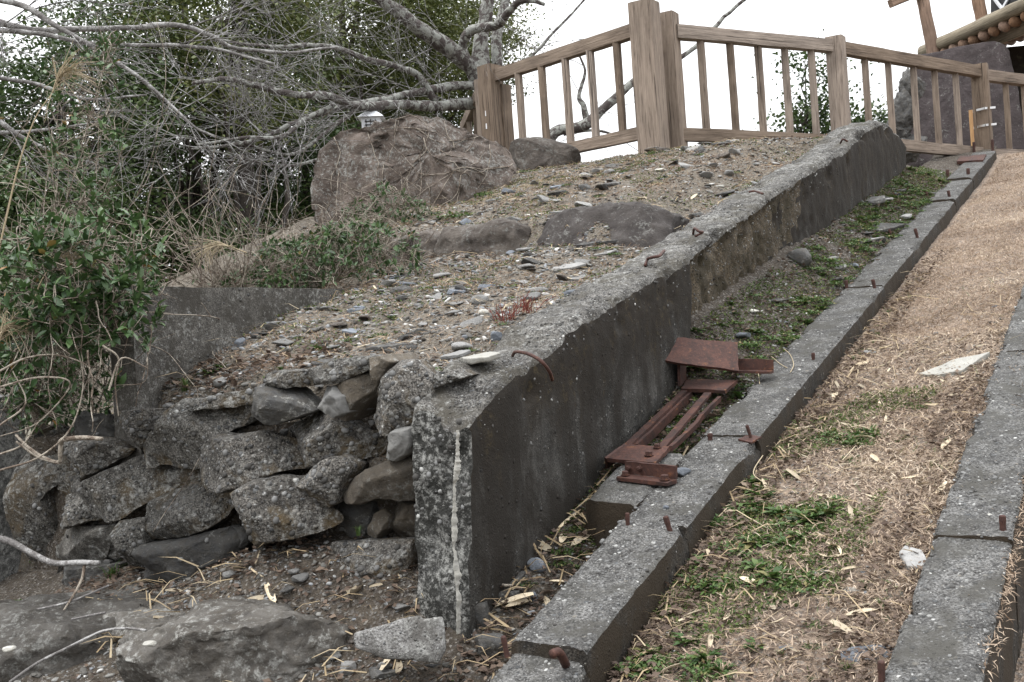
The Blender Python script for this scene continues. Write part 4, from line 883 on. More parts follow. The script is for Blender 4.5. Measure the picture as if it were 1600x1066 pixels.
c = P(-330, 420, 6.3)
bare_tree('cherry_tree', 'bare grey tree at the left edge whose long limbs reach in from outside', [
 [(-330,420,6.3,60),(-320,200,6.3,50),(-300,60,6.3,42),(-280,-80,6.3,30)],
 [(-305,60,6.3,22),(-180,40,6.4,16),(-40,30,6.5,12),(50,45,6.6,10),(110,44,6.6,9),(200,43,6.7,8),(275,38,6.8,8),(330,58,6.9,7),(372,78,7.0,6),(450,84,7.1,5),(530,74,7.2,4)],
 [(-300,90,6.3,20),(-150,60,6.2,14),(-30,48,6.1,9),(60,53,6.2,8),(140,66,6.2,7),(250,70,6.3,6),(330,76,6.4,5),(430,96,6.5,4)],
 [(-290,10,6.3,20),(-120,-10,6.0,13),(20,5,5.9,9),(90,42,5.9,8),(150,76,5.9,7),(210,112,5.9,6),(265,155,5.9,5),(310,200,5.9,4),(336,216,5.9,3)],
 [(-310,150,6.3,22),(-150,120,6.0,14),(-20,118,5.9,8),(50,130,5.9,6),(130,150,5.9,5),(230,145,5.9,3)],
 [(-315,230,6.3,22),(-160,200,5.8,14),(-20,185,5.6,9),(30,212,5.6,7),(80,235,5.6,5),(160,262,5.6,3)],
 [(-315,210,6.3,20),(-160,225,5.9,12),(-20,210,5.7,7),(70,205,5.7,5),(170,190,5.7,3)],
], c, 3.6, .9, .55, M_TWIG, .0055, .006, 2, 4)
c = P(860, 420, 12.0)
bare_tree('cherry_tree', 'dark bare tree limb rising behind the fence balusters', [
 [(845,520,12,24),(848,300,12,22),(862,214,12,19),(905,200,12,18),(925,188,12.0,17),(960,155,12,14),(1005,118,12,10),(1080,82,12,7),(1140,20,12,6),(1180,-10,12,5)],
 [(918,190,12,12),(912,165,12,10),(905,150,12,7),(915,110,12,4),(900,70,12,3)],
 [(880,210,12,6),(930,205,12,4),(985,215,12,3)],
 [(800,110,12,5),(835,85,12,5),(870,45,12,4),(920,-10,12,3)],
], c, 2.6, 1.0, .6, M_CHERRY, .006, .01, 2, 3)

# ------------------------------------------------------------------ evergreen trees beyond the crest
LEAF = (np.array([[0, 0, 0], [.32, .42, .05], [0, 1, .0], [-.32, .42, .05]]), np.array([[0, 1, 2, 3]]))
def crown(cx, rx, nclump, nleaf, size, mat, parent, seed, shell=.35, drop=.62):
    rg = np.random.default_rng(seed); d = rg.normal(size=(nclump, 3)); d /= np.linalg.norm(d, axis=1, keepdims=True)
    r_ = (shell+(1-shell)*rg.random(nclump)**.6); C = d*r_[:, None]*np.asarray(rx); keep = fbm(C+seed, .8, 2, seed) > -drop*.5; C = C[keep]
    n = len(C); cs = rg.uniform(.12, .34, n)
    pos = np.repeat(C, nleaf, 0)+rg.normal(size=(n*nleaf, 3))*np.repeat(cs, nleaf)[:, None]*np.array([1, 1, .55])
    N = len(pos); dirs = rg.normal(size=(N, 3)); dirs[:, 2] = np.abs(dirs[:, 2])+.4
    V, Fc = inst(LEAF[0], LEAF[1], pos+np.asarray(cx), frames(dirs), rg.uniform(.6, 1.3, N)*size)
    rv = np.clip(np.repeat(rg.normal(.42, .16, n), nleaf)+rg.normal(0, .12, N), 0, 1)
    return obj('crown', V, Fc, mat, parent, smooth=False, rnd=np.repeat(rv, 4)), C+np.asarray(cx)
def evergreen(px, py, D, rx, label, mat, seed, ncl=260, nl=80, size=.062, trunk_w=.16, base=-3.2, tpx=None, group='evergreen trees beyond the crest'):
    c = P(px, py, D); tb = np.array([P(tpx or px, 400, D)[0], c[1], base]); t_ = empty('evergreen_tree', tb, label, 'tree', group)
    _, C = crown(c, rx, ncl, int(nl*1.7), size, mat, t_, seed)
    top = c+np.array([0, 0, rx[2]*.7]); n = 12; q = np.linspace(0, 1, n)[:, None]; sp = tb+(top-tb)*q; sp = sp+vfbm(sp, .7, 2, seed)*.12
    V, Fc = tube(sp, np.linspace(trunk_w, trunk_w*.25, n), 9); V = V+vfbm(V, 8, 3, seed)*.015; obj('trunk', V, Fc, M_BARK, t_)
    for k in range(12):
        a = sp[rng.integers(5, n-1)]; b = C[rng.integers(len(C))]; mid = (a+b)/2+rng.normal(size=3)*.2; V, Fc = tube(smooth_path([a, mid, b], 5), np.linspace(trunk_w*.32, .01, 11), 6); obj('limb', V, Fc, M_BARK, t_)
evergreen(90, 190, 12.5, (1.5, 1.3, 1.1), 'dark evergreen tree at far left behind the pampas plume', M_EVER, 1, 230, 80)
evergreen(300, 90, 14.5, (1.7, 1.5, 1.5), 'broad evergreen tree left of the thick dark trunk', M_EVER, 2, 250, 85)
evergreen(375, 60, 13.2, (1.2, 1.2, 1.6), 'evergreen tree with the thick dark trunk left of the boulder', M_YEL, 3, 170, 80, trunk_w=.2, tpx=378)
evergreen(540, 40, 17, (2.2, 1.8, 1.8), 'yellowish evergreen tree above the boulder', M_YEL, 4, 330, 90)
evergreen(680, 60, 19, (1.6, 1.6, 1.9), 'yellowish evergreen tree behind the cherry trunk', M_YEL, 5, 240, 90)
evergreen(480, 290, 15, (1.2, 1.2, 1.2), 'dark evergreen tree low between thick trunk and boulder', M_EVER, 6, 190, 80)
evergreen(40, 350, 11.5, (1.1, 1.0, .75), 'low dark evergreen at far left above the shrub', M_EVER, 7, 190, 80)
evergreen(210, 330, 16, (1.5, 1.3, 1.0), 'evergreen low in the middle of the left trees', M_EVER, 8, 150, 70)
evergreen(600, 190, 20, (1.8, 1.5, 1.2), 'distant evergreen just above the boulder', M_EVER, 9, 200, 80)
evergreen(390, 330, 18, (1.9, 1.2, .8), 'distant dark evergreen seen low behind the thick trunk', M_EVER, 13, 200, 70)
evergreen(250, 420, 13, (1.6, 1.0, .6), 'dark evergreen undergrowth behind the retaining wall', M_EVER, 14, 170, 70)
evergreen(-40, 500, 8.5, (.9, .8, .5), 'low dark evergreen bush at the left edge behind the concrete post', M_EVER, 12, 110, 80, .06, .05)
evergreen(1262, 150, 15, (.42, .42, .7), 'small sparse evergreen seen through the right fence balusters', M_EVER, 10, 42, 36, .07, .03, base=-1, group=None)
evergreen(1345, 215, 15, (.55, .45, .35), 'low evergreen shrub behind the fence left of the rock pile', M_EVER, 11, 50, 45, .07, .03, base=-1, group=None)
# ------------------------------------------------------------------ shrubs at left
BLEAF = (np.array([[0, 0, 0], [.16, .3, .05], [.2, .62, .06], [0, 1, -.04], [-.2, .62, .06], [-.16, .3, .05], [0, .32, 0], [0, .66, .01]]), np.array([[0, 1, 6, 0], [0, 6, 5, 0], [1, 2, 7, 6], [5, 6, 7, 4], [2, 3, 7, 2], [4, 7, 3, 4]]))
def fixtri(Fc): return [list(dict.fromkeys(f)) for f in Fc.tolist()]
BLF = [[0, 1, 6], [0, 6, 5], [1, 2, 7], [1, 7, 6], [5, 6, 7], [5, 7, 4], [2, 3, 7], [4, 7, 3]]
def shrub(name, label, tips, root, leaf, nl, parent_mat, stem_r=.004, seed=0, bare=0, droop=0.):
    """tips: centres of leaf rosettes; stems arch from root points to the tips"""
    rg = np.random.default_rng(seed); tips = np.asarray(tips); base = np.asarray(root).mean(0); t_ = empty(name, base, label, 'shrub'); tw = Twig(); pos = []; dirs = []
    K = max(4, len(tips)//12); lead = []
    for k, tp in enumerate(tips):
        if k < K: ro = np.asarray(root)[rg.integers(len(root))]
        else:
            ld = np.concatenate(lead); dd = np.linalg.norm(ld-tp, axis=1)+rg.random(len(ld))*.12; ro = ld[dd.argmin()]
        mid = (ro+tp)/2+rg.normal(size=3)*(.1 if k < K else .025)+Z*rg.uniform(0, .15 if k < K else .04)
        sp = smooth_path([ro, mid, tp], 6); sp = sp+vfbm(sp, 6, 2, seed+k)*.02*np.linspace(0, 1, len(sp))[:, None]; tw.tube(sp, stem_r*rg.uniform(.6, 1.3)*(1 if k < K else .6), .0015, 4)
        if k < K: lead.append(sp[4:])
        td = sp[-1]-sp[-3]; td /= np.linalg.norm(td)
        for j in range(rg.integers(1, 4)):
            q = sp[rg.integers(6, len(sp))]; e = q+rg.normal(size=3)*.05; tw.tube(np.array([q, (q+e)/2+rg.normal(size=3)*.008, e]), .0022, .001, 3)
        m = rg.integers(nl//2, nl+1); az = rg.uniform(0, 6.28, m); td2 = td+np.array([0, 0, .6]); fr = frames(td2[None], np.zeros(1))[0]
        el = rg.uniform(.1, .9, m); d = np.cos(el)[:, None]*(np.cos(az)[:, None]*fr[:, 0]+np.sin(az)[:, None]*fr[:, 1])+np.sin(el)[:, None]*fr[:, 2]
        pos.append(tp+rg.normal(size=(m, 3))*.006-td*rg.uniform(0, .035, m)[:, None]); dirs.append(d)
    for k in range(bare):
        ro = np.asarray(root)[rg.integers(len(root))]; e = tips[rg.integers(len(tips))]+rg.normal(size=3)*.2; grow(tw, ro, e-ro+rg.normal(size=3)*.1, np.linalg.norm(e-ro)*rg.uniform(.7, 1.2), .004, 1, .0, .3, 3)
    pos = np.concatenate(pos); dirs = np.concatenate(dirs); N = len(pos)
    y = dirs/np.linalg.norm(dirs, axis=1, keepdims=True); a = rg.normal(size=(N, 3))*.35+Z; x = np.cross(y, a); x /= np.linalg.norm(x, axis=1, keepdims=True); z = np.cross(x, y)
    V, Fc = inst(BLEAF[0], np.array(BLF), pos, np.stack([x, y, z], -1), rg.uniform(.6, 1.2, N)*leaf)
    obj('foliage', V, Fc, M_AZAL, t_, rnd=np.repeat(np.clip(rg.beta(2, 2.2, N), 0, 1), 8)); tw.build('stems', M_STEM, t_); return t_
def tipcloud(n, px0, px1, py0, py1, D0, D1, fn=None):
    out = []
    while len(out) < n:
        x, y = rng.uniform(px0, px1), rng.uniform(py0, py1)
        if fn is None or rng.random() < fn(x, y): out.append(P(x, y, rng.uniform(D0, D1)))
    return out
def f1(x, y): return np.exp(-((x-105)/95)**2-((y-(450))/85)**2)*1.3 if (y < 640 and x < 300) else 0
roots = [W(s, l, 1.5) for s, l in [(2.9, -3.75), (3.1, -3.7), (3.3, -3.85), (3.5, -3.7), (2.75, -3.9)]]
shrub('leafy_shrub', 'dark green leafy shrub hanging over the retaining wall at left', tipcloud(430, -30, 330, 340, 640, 3.55, 4.4, f1), roots, .048, 16, None, .0035, 11, 16)
shrub('leafy_shrub', 'sparse dark shrub in front of the far left trees, above the hanging shrub', tipcloud(150, -20, 190, 60, 360, 4.4, 5.4, lambda x, y: 1 if noise3(np.array([x/50, y/50, 3])) > -.1 else .1), [P(60, 520, 4.9), P(20, 500, 4.8)], .045, 9, None, .003, 12, 14)
def f2(x, y): return 1 if (y > 345+abs(x-560)*.25 and y < 445-(x-520)*.12) else 0
roots = [H for H in [W(s, l, H_left(np.array(s), np.array(l))) for s, l in [(4.2, -3.6), (4.5, -3.75), (4.8, -3.9), (4.4, -4.0), (5.0, -4.2)]]]
shrub('leafy_shrub', 'low twiggy green shrub at the left end of the ledge', tipcloud(330, 400, 660, 330, 452, 5.1, 6.2, f2), roots, .036, 14, None, .0025, 13, 36)
shrub('leafy_shrub', 'low mixed green shrub on the bank between retaining wall and boulder', tipcloud(300, 325, 560, 345, 458, 5.5, 6.6, lambda x, y: 1 if y > 452-(x-310)*.42 else .0), [W(s, l, float(H_left(np.array(s), np.array(l)))) for s, l in [(4.5, -4.2), (4.7, -4.5), (4.9, -4.8), (4.4, -3.9), (5.1, -4.9)]], .036, 13, None, .0025, 17, 30)
shrub('leafy_shrub', 'small green shrub growing at the front foot of the big boulder', tipcloud(120, 535, 700, 270, 365, 6.35, 6.8, lambda x, y: 1 if y > 345-(60-abs(x-605)*.6) else 0), [P(600, 375, 6.7), P(650, 372, 6.6)], .04, 9, None, .003, 14, 10)
shrub('leafy_shrub', 'thin pale bare shrub behind the retaining wall top', tipcloud(26, 250, 420, 360, 445, 5.2, 6.2), [P(330, 470, 5.6), P(380, 470, 5.7)], .03, 4, None, .0025, 15, 80)
shrub('leafy_shrub', 'shadowed leafy shrub low behind the left end of the rubble wall', tipcloud(150, -30, 175, 530, 665, 4.15, 4.6), [W(s, l, 1.0) for s, l in [(3.0, -3.9), (3.1, -4.2), (2.9, -4.4)]], .04, 13, None, .003, 16, 6)
# hanging pale runners in front of the retaining wall
hr = Twig()
for k in range(20):
    x0, y0 = rng.uniform(20, 240), rng.uniform(470, 560); D = rng.uniform(3.5, 3.85); pts = [P(x0, y0, D)]; x, y = x0, y0; dx = rng.normal()*10
    for j in range(rng.integers(5, 12)):
        dx = dx*.8+rng.normal()*5; y += rng.uniform(8, 16); x += dx*.5; pts.append(P(x, y, D-.01*j*rng.random()))
    hr.tube(smooth_path(pts, 3), rng.uniform(.002, .0034), .0015, 4)
for pp in [[(0,580),(40,560),(90,555),(140,575),(130,610)],[(0,605),(60,590),(110,600),(60,660),(0,682)],[(0,735),(60,715),(110,670),(130,600),(120,540)],[(0,710),(35,695),(60,660)],[(25,690),(60,715),(92,725)],[(160,540),(185,560),(180,600),(185,650)],[(0,665),(40,630),(20,580)],[(170,610),(190,560),(230,575)]]:
    hr.tube(smooth_path([P(x, y, 3.55+.02*i) for i, (x, y) in enumerate(pp)], 6), .004, .002, 5)
hro = hr.build('hanging_runners', M_STEM, None); tag(hro, 'pale dry runners hanging in front of the left retaining wall', 'runners')
# fallen grey branch at left edge
br = empty('fallen_branch', P(80, 900, 3.75), 'crooked pale grey branch leaning at the left edge of the rubble wall', 'branch')
V, Fc = tube(smooth_path([P(-20, 838, 3.75), P(15, 846, 3.74), P(50, 865, 3.72), P(85, 880, 3.7), P(125, 879, 3.68), P(155, 880, 3.66)], 6), np.linspace(.013, .009, 31), 8); obj('main_stem', V, Fc, M_TWIG, br)
V, Fc = tube(smooth_path([P(132, 882, 3.68), P(128, 905, 3.66), P(112, 935, 3.62), P(98, 956, 3.58)], 6), np.linspace(.006, .003, 19), 6); obj('side_stem', V, Fc, M_STEM, br)
V, Fc = tube(smooth_path([P(95, 692, 3.62), P(100, 687, 3.6), P(130, 684, 3.58), P(160, 686, 3.56)], 5), np.linspace(.010, .007, 16), 7)
tag(obj('root', V, Fc, M_STEM), 'bent brown root lying across the top stones of the rubble wall', 'root')
V, Fc = tube(smooth_path([P(96, 690, 3.62), P(94, 705, 3.62), P(92, 722, 3.63), P(70, 716, 3.64), P(45, 700, 3.66), P(25, 680, 3.68)], 5), np.linspace(.008, .005, 26), 7)
tag(obj('root', V, Fc, M_STEM), 'thin reddish root hanging beside the left dark stones', 'root')
for (pts, lb) in [([(15,1066),(60,1035),(110,1010),(140,995),(165,985),(200,982),(228,985)], 'long thin curved twig lying across the bottom left slab'), ([(0,975),(50,955),(110,940),(170,915)], 'straight thin twig at the foot of the concrete post'), ([(112,968),(140,962),(165,957)], 'short pale stick on the bottom left slab')]:
    V, Fc = tube(smooth_path([hb(x, y, -.1 if y > 950 else -.1) for x, y in pts], 6), .004, 6); tag(obj('stick', V, Fc, M_TWIG), lb, 'stick')
# pampas plumes
def plume(stem, tip, D, label, r_=.004):
    t_ = empty('pampas_grass', P(*stem[0], D), label, 'grass plume'); sp = smooth_path([P(x, y, D) for x, y in stem], 8); V, Fc = tube(sp, np.linspace(r_, r_*.4, len(sp)), 6); obj('stalk', V, Fc, M_STRAW, t_, rnd=np.full(len(V), .7))
    tw = Twig(); a = sp[-1]; tp = [P(x, y, D) for x, y in tip]; arc = smooth_path([a]+tp, 10)
    for k in range(60):
        i = rng.integers(0, max(1, len(arc)//2)); j = rng.integers(i+4, len(arc)) if i+4 < len(arc) else len(arc)-1
        off = np.linspace(0, 1, j-i+1)[:, None]**1.3*rng.normal(size=3)*.045; q = arc[i:j+1]+off
        if len(q) > 2: tw.tube(q, .0016, .0008, 3)
    o_ = tw.build('plume', M_STRAW, t_); 
plume([(-6, 410), (10, 340), (30, 255), (55, 185), (80, 148)], [(95, 118), (120, 106), (148, 108)], 4.0, 'tall pale pampas stalk with drooping plume at the left edge')
plume([(40, 520), (60, 450), (82, 412)], [(105, 402), (135, 408), (156, 432)], 3.7, 'drooping pale pampas plume over the hanging shrub')
plume([(385, 395), (360, 385)], [(340, 382), (322, 395), (318, 415)], 5.0, 'small pale pampas plume behind the retaining wall top')
plume([(0, 600), (-5, 540)], [(10, 512), (25, 510), (45, 530)], 3.6, 'ragged pale pampas plume at the left edge above the rubble wall')
def slate(p, w_, dpt, th, mat, seed):
    rg = np.random.default_rng(seed); n = rg.integers(5, 8); a = np.sort((np.arange(n)+rg.uniform(-.3, .3, n))*2*math.pi/n); rad = rg.uniform(.75, 1.15, n)
    poly = np.stack([np.cos(a)*rad*w_, np.sin(a)*rad*dpt], 1); nn = Z-SL*U*.8+rg.normal(size=3)*.1; nn /= np.linalg.norm(nn); ax = np.cross(fw, nn); ax /= np.linalg.norm(ax); ay = np.cross(nn, ax)
    return outline_rock('stone', poly, np.asarray(p)+nn*th*.7, ax, ay, nn, th, mat, None, seed, th*.1, (0, 0), p=16, rough=.005, cuts=0, grow=1., crumb=.7, taper=.15)
# ------------------------------------------------------------------ loose stones, each one a thing
HS = [(748,476,34,24,M_PALE,'angular grey stone standing in the middle of the rubble slope'),(757,490,20,13,M_WHITE,'small white rounded stone beside the angular grey one on the slope'),(886,418,44,13,M_PALE,'flat pale stone on the slope below the dark ledge boulder'),
(903,436,38,14,M_PALE,'flat light grey stone nearest the concrete wall top on the slope'),(612,543,60,22,M_ROCK,'rounded grey stone above the top of the rubble wall'),(775,530,24,22,M_BLUE,'upright blue-grey shard near the broken wall top'),
(714,556,40,20,M_PALE,'greenish grey flat stone behind the broken wall end'),(752,562,56,30,M_WHITE,'large whitish slate slab lying on the broken wall end'),(552,519,26,14,M_BLUE,'blue-grey pebble low in the middle of the slope'),(488,517,30,10,M_ROCK,'flat dark stone near the lower left of the slope'),
(376,541,22,22,M_BLUE,'rounded blue-grey stone at the foot of the retaining wall'),(430,507,24,10,M_PALE,'flat pale stone near the end of the retaining wall'),(798,398,18,10,M_BLUE,'small blue-grey stone on the slope below the ledge'),(825,389,36,10,M_PALE,'broad flat pale stone right below the ledge'),
(920,383,44,18,M_ROCK,'rough grey stone just below the dark ledge boulder'),(960,378,44,18,M_ROCK,'grey lump of rock between dark ledge boulder and wall'),(945,397,40,9,M_PALE,'thin flat stone beside the concrete wall under the ledge boulder'),(840,336,34,10,M_WHITE,'whitish stone lying on top of the long ledge stone'),
(875,332,26,9,M_PALE,'pale stone on the ledge left of the dark ledge boulder'),(957,289,26,13,M_ROCK,'tilted grey stone on the upper slope'),(1032,267,20,7,M_WHITE,'white flat stone on the upper slope below the corner post'),(1125,293,16,8,M_WHITE,'small white pebble on the upper slope near the wall'),
(985,276,14,6,M_PALE,'pale pebble on the upper slope left of the corner post'),(1490,578,108,34,M_WHITE,'large whitish slate slab lying in the dry grass'),(1432,880,30,58,M_PALE,'pale slate piece leaning against the right beam'),(1275,896,56,14,M_PALE,'flat pale slate in the lower grass'),
(1335,923,32,12,M_WHITE,'white stone chip in the lower middle grass'),(1355,1022,80,22,M_BLUE,'flat blue-grey slate beside the right beam at the bottom'),(1232,1012,28,14,M_BLUE,'blue-grey slate near the bottom of the grass strip'),(1000,1052,60,30,M_ROCK,'rounded grey stone at the bottom edge right of the beam'),
(985,1050,26,18,M_BLUE,'blue-grey pebble beside the bent rusty bolt'),(1250,412,44,36,M_ROCK,'large dark grey stone in the track bed above the steel frame'),(1296,404,30,10,M_PALE,'flat pale stone beside the middle beam in the track bed'),(1300,437,30,10,M_ROCK,'flat grey slate in the track bed below the pale stone'),
(1365,358,70,18,M_DARK,'long dark slab across the upper track bed'),(1350,378,54,9,M_PALE,'long pale flat stone in the upper track bed'),(1362,317,40,26,M_ROCK,'grey rock in the upper track bed near the wall'),(1400,300,26,12,M_ROCK,'small grey rock high in the track bed'),
(840,892,38,30,M_BLUE,'pale bluish slate fragment among litter beside the wall end'),(805,905,40,26,M_DARK,'dark stone ringed by a dry vine beside the wall end'),(834,940,16,26,M_BLUE,'narrow bluish stone at the left side of the near beam'),(1173,486,26,9,M_WHITE,'white stone chip in the track bed behind the steel plate'),(1205,470,40,9,M_ROCK,'flat grey stone behind the steel plate in the track bed'),
(235,1008,24,12,M_WHITE,'small white chip on the bottom left boulder'),(15,1016,22,12,M_WHITE,'small white chip in the bottom left corner'),(1548,808,14,9,M_WHITE,'small white chip lying on the right beam'),(1040,795,12,8,M_BLUE,'small blue pebble lying on the middle beam')]
for k, (x, y, wx, hx, mt, lb) in enumerate(HS):
    at = hb(x, y, .0) if x in (1040, 1548) else (hb(x, y, -.03) if x in (235, 15) else (hb(x, y, .53) if x in (752, 714) else None))
    if (wx > 1.5*hx and wx > 24) or x == 1432:
        q = at if at is not None else ghit(x, y); dq = proj(q)[2]; tag(slate(q, wx*dq/F/2*1.25, hx*dq/F/2*(2.1 if x != 1432 else 1.3), max(.008, hx*dq/F*.3), mt, 1200+k), lb, 'stone'); continue
    loose('stone', x, y, wx, hx, mt, lb, seed=1200+k, cuts=18, flat=.55 if wx > 1.8*hx else None, depth=rng.uniform(.6, .9), sink=.3, at=at)
# smaller loose stones: alike, grouped by where they lie
ROCKS = [mesh_data('small_stone', *rock_v(1500+k, 3, (1.1, .75, .24+.12*(k % 3)), 16, .04, cutlo=.4), m) for k, m in enumerate([M_ROCK, M_PALE, M_BLUE, M_PALE, M_PALE, M_ROCK, M_LEDGE, M_PALE])]
def where(zone, s, l):
    if zone == 'low': return 'just above the rubble wall' if s < 3.15 else 'near the retaining wall' if l < -3 else 'just below the ledge' if s > 4.25 else 'beside the concrete wall top' if l > -2.35 else 'in mid slope below the ledge'
    if zone == 'up': return 'just above the ledge' if s < 5.5 else 'beside the big boulder' if l < -3.5 else 'on the crest below the fence' if s > 6.9 else 'beside the upper wall top' if l > -2.5 else 'in the middle of the upper slope'
    if zone == 'bed': return 'in the litter around the steel frame' if s < 4.15 else 'in the track bed behind the steel plate' if s < 5.2 else 'halfway up the track bed' if s < 7 else 'at the top of the track bed'
    if zone == 'grass': return ('at the grass strip bottom' if s < 2.55 else 'in grass opposite the support block' if s < 3.2 else 'in grass opposite the steel plate' if s < 4 else 'in the upper grass strip') + (' near middle beam' if l < -1.0 else ' near right beam' if l > -.7 else '')
    return 'on soil by the pale fragment' if l > -2.1 else 'on soil before the rubble wall middle' if l > -2.6 else 'on soil before the rubble wall left'
def small_stones(n, s0, s1, l0, l1, Hf, size, zone, group, ok=None):
    c = 0
    while c < n:
        s, l = rng.uniform(s0, s1), rng.uniform(l0, l1)
        if ok and not ok(s, l): continue
        p = W(s, l, Hf(np.array(s), np.array(l))); r_ = size*(.5+1.7*rng.random()**2); fr = frames(np.array([[rng.normal()*.2, rng.normal()*.2, 1]]))[0]
        M = np.eye(4); M[:3, :3] = fr*r_; M[:3, 3] = p+Z*r_*.12
        k = rng.integers(len(ROCKS)); tag(place('small_stone', ROCKS[k], M), 'small '+['grey', 'pale', 'bluish', 'pale', 'pale', 'grey', 'brownish', 'pale'][k]+' stone '+where(zone, s, l), 'stone', group); c += 1
small_stones(125, 2.8, 4.65, -3.35, -2.02, H_left, .031, 'low', 'small stones on the lower slope')
small_stones(110, 4.95, 7.8, -4.4, -2.05, H_left, .04, 'up', 'small stones on the upper slope')
small_stones(26, 4.2, 9, -1.68, -1.45, H_bed, .035, 'bed', 'small stones in the track bed')
small_stones(26, 2.2, 5.5, -1.15, -.55, H_grass, .018, 'grass', 'small stones in the grass strip')
small_stones(30, 2.1, 2.55, -2.9, -1.75, H_low, .022, 'soil', 'small stones before the rubble wall')
# gravel too fine to count
def gravel(n, s0, s1, l0, l1, Hf, smin_, smax_, label, thr=-1, seed=0):
    S = rng.uniform(s0, s1, n*3); L = rng.uniform(l0, l1, n*3); pz = np.stack([S, L, 0*S], -1); k = fbm(pz, 1.7, 3, seed) > thr; S, L = S[k][:n], L[k][:n]
    pos = W(S, L, Hf(S, L)); d = rng.normal(size=(len(S), 3))*.3+Z; sc = (smin_+(smax_-smin_)*rng.random(len(S))**3)[:, None]*np.array([1, .72, .36])*rng.uniform(.6, 1.4, (len(S), 3))
    tv, tf = rock_v(77+seed, 2, (1, 1, 1), 12, .06, cutlo=.45); V, Fc = inst(tv, tf, pos, frames(d), sc)
    tag(obj('gravel', V, Fc, M_GRAV, smooth=False, rnd=np.repeat(rng.beta(1.25, 1.35, len(S)), len(tv))), label, 'gravel', kind='stuff')
gravel(11000, 2.74, 4.9, -3.5, -1.97, H_left, .0025, .022, 'fine grey gravel over the lower rubble slope', -.4, 1)
gravel(12000, 4.85, 8.2, -5.0, -1.97, H_left, .003, .027, 'fine grey gravel over the upper rubble slope', -.45, 2)
gravel(3600, 1.9, 10, -1.72, -1.4, H_bed, .003, .02, 'fine gravel in the track bed', -.4, 3)
gravel(1500, 1.9, 5, -1.18, -.52, H_grass, .002, .012, 'fine gravel in the grass strip', .05, 4)
gravel(4200, 1.7, 2.7, -3.4, -1.72, H_low, .003, .016, 'fine gravel before the rubble wall', -.2, 5)
# ------------------------------------------------------------------ dry grass, straw, leaf litter
BLADE = (np.array([[-.05, 0, 0], [.05, 0, 0], [.04, .5, .16], [-.04, .5, .16], [0, 1, .05]]), [[0, 1, 2], [0, 2, 3], [3, 2, 4]])
LITL = (np.array([[0, 0, 0], [.3, .4, .12], [0, 1, .05], [-.3, .45, .1], [0, .5, -.04]]), [[0, 1, 4], [1, 2, 4], [2, 3, 4], [3, 0, 4]])
def mat_frames(n, tilt):
    a = rng.uniform(0, 6.28, n); y = np.stack([np.cos(a), np.sin(a), rng.normal(size=n)*tilt], -1); y /= np.linalg.norm(y, axis=1, keepdims=True)
    u_ = rng.normal(size=(n, 3))*.35+Z; x = np.cross(y, u_); x /= np.linalg.norm(x, axis=1, keepdims=True); return np.stack([x, y, np.cross(x, y)], -1)
def strew(name, tmpl, n, s0, s1, l0, l1, Hf, size, mat, label, cat, tilt=.25, dens=None, lift=.004, wide=1., near=0.):
    m = n*3; S = s0+(s1-s0)*rng.random(m)**(1+near); L = rng.uniform(l0, l1, m)
    if dens is not None: k = rng.random(m) < dens(S, L); S, L = S[k], L[k]
    S, L = S[:n], L[:n]; N = len(S); pos = W(S, L, Hf(S, L)); pos[:, 2] += fbm(pos, 3.2, 3, 1)*0+rng.uniform(0, lift*2, N)
    sc = size*rng.uniform(.5, 1.4, N)[:, None]*np.array([wide, 1, 1]); V, Fc = inst(tmpl[0], np.array(tmpl[1]), pos, mat_frames(N, tilt), sc)
    rv = np.clip(rng.beta(2, 2, N)*.7+.38*(fbm(pos, 2.4, 4, 5)+.4), 0, 1)
    return tag(obj(name, V, Fc, mat, smooth=False, rnd=np.repeat(rv, len(tmpl[0]))), label, cat, kind='stuff')
def dry(S, L):   # how dry the grass strip is: green on the beam side low down, straw higher up
    return np.clip(.25+.9*sm(3.0, 4.6, S)+.6*sm(-1.0, -.65, L)*sm(2.3, 3.0, S), 0, 1)*(.55+.45*sm(-.3, .2, fbm(np.stack([S, L, 0*S], -1), 4, 2, 61)))
strew('dry_grass', BLADE, 100000, 2.0, 11.5, -1.19, -.3, H_grass, .025, M_DRYL, 'short dry brown grass between the middle and right beams', 'grass', .45, dry, .006, 1.1, .9)
strew('dry_grass', BLADE, 16000, 1.6, 13, -.3, 1.6, H_right, .04, M_DRY, 'dry grass on the bank at the far right', 'grass', .45)
strew('dry_grass', BLADE, 42000, 2.74, 8.2, -5, -1.95, H_left, .026, M_DRY, 'thin dry grass between the stones of the rubble slope', 'grass', .35, lambda S, L: .35+.6*(fbm(np.stack([S, L, 0*S], -1), 2.5, 2, 33) > 0), .006, .9, .3)
strew('leaf_litter', LITL, 15000, 2.74, 8.2, -5, -1.95, H_left, .017, M_LITTER, 'brown leaf litter on the rubble slope', 'leaf litter', .2, None, .005)
strew('leaf_litter', LITL, 4600, 2.2, 9.5, -1.72, -1.4, H_bed, .026, M_LITTER, 'brown leaf litter in the track bed', 'leaf litter', .3, lambda S, L: np.where((S < 4.3), 1., .4), .012)
strew('leaf_litter', LITL, 9000, 1.9, 5, -1.19, -.5, H_grass, .016, M_LITTER, 'brown leaf litter in the grass strip', 'leaf litter', .3, None, .008, 1., .6)
strew('leaf_litter', LITL, 2600, 1.6, 2.7, -3.7, -1.72, H_low, .024, M_LITTER, 'brown leaf litter before the rubble wall', 'leaf litter', .3, lambda S, L: .25+.75*sm(2.1, 2.5, S), .01)
strew('leaf_litter', LITL, 700, 2.74, 3.1, -3.4, -2.6, H_left, .03, M_LITTER, 'brown leaf litter along the foot of the retaining wall', 'leaf litter', .3, None, .01)
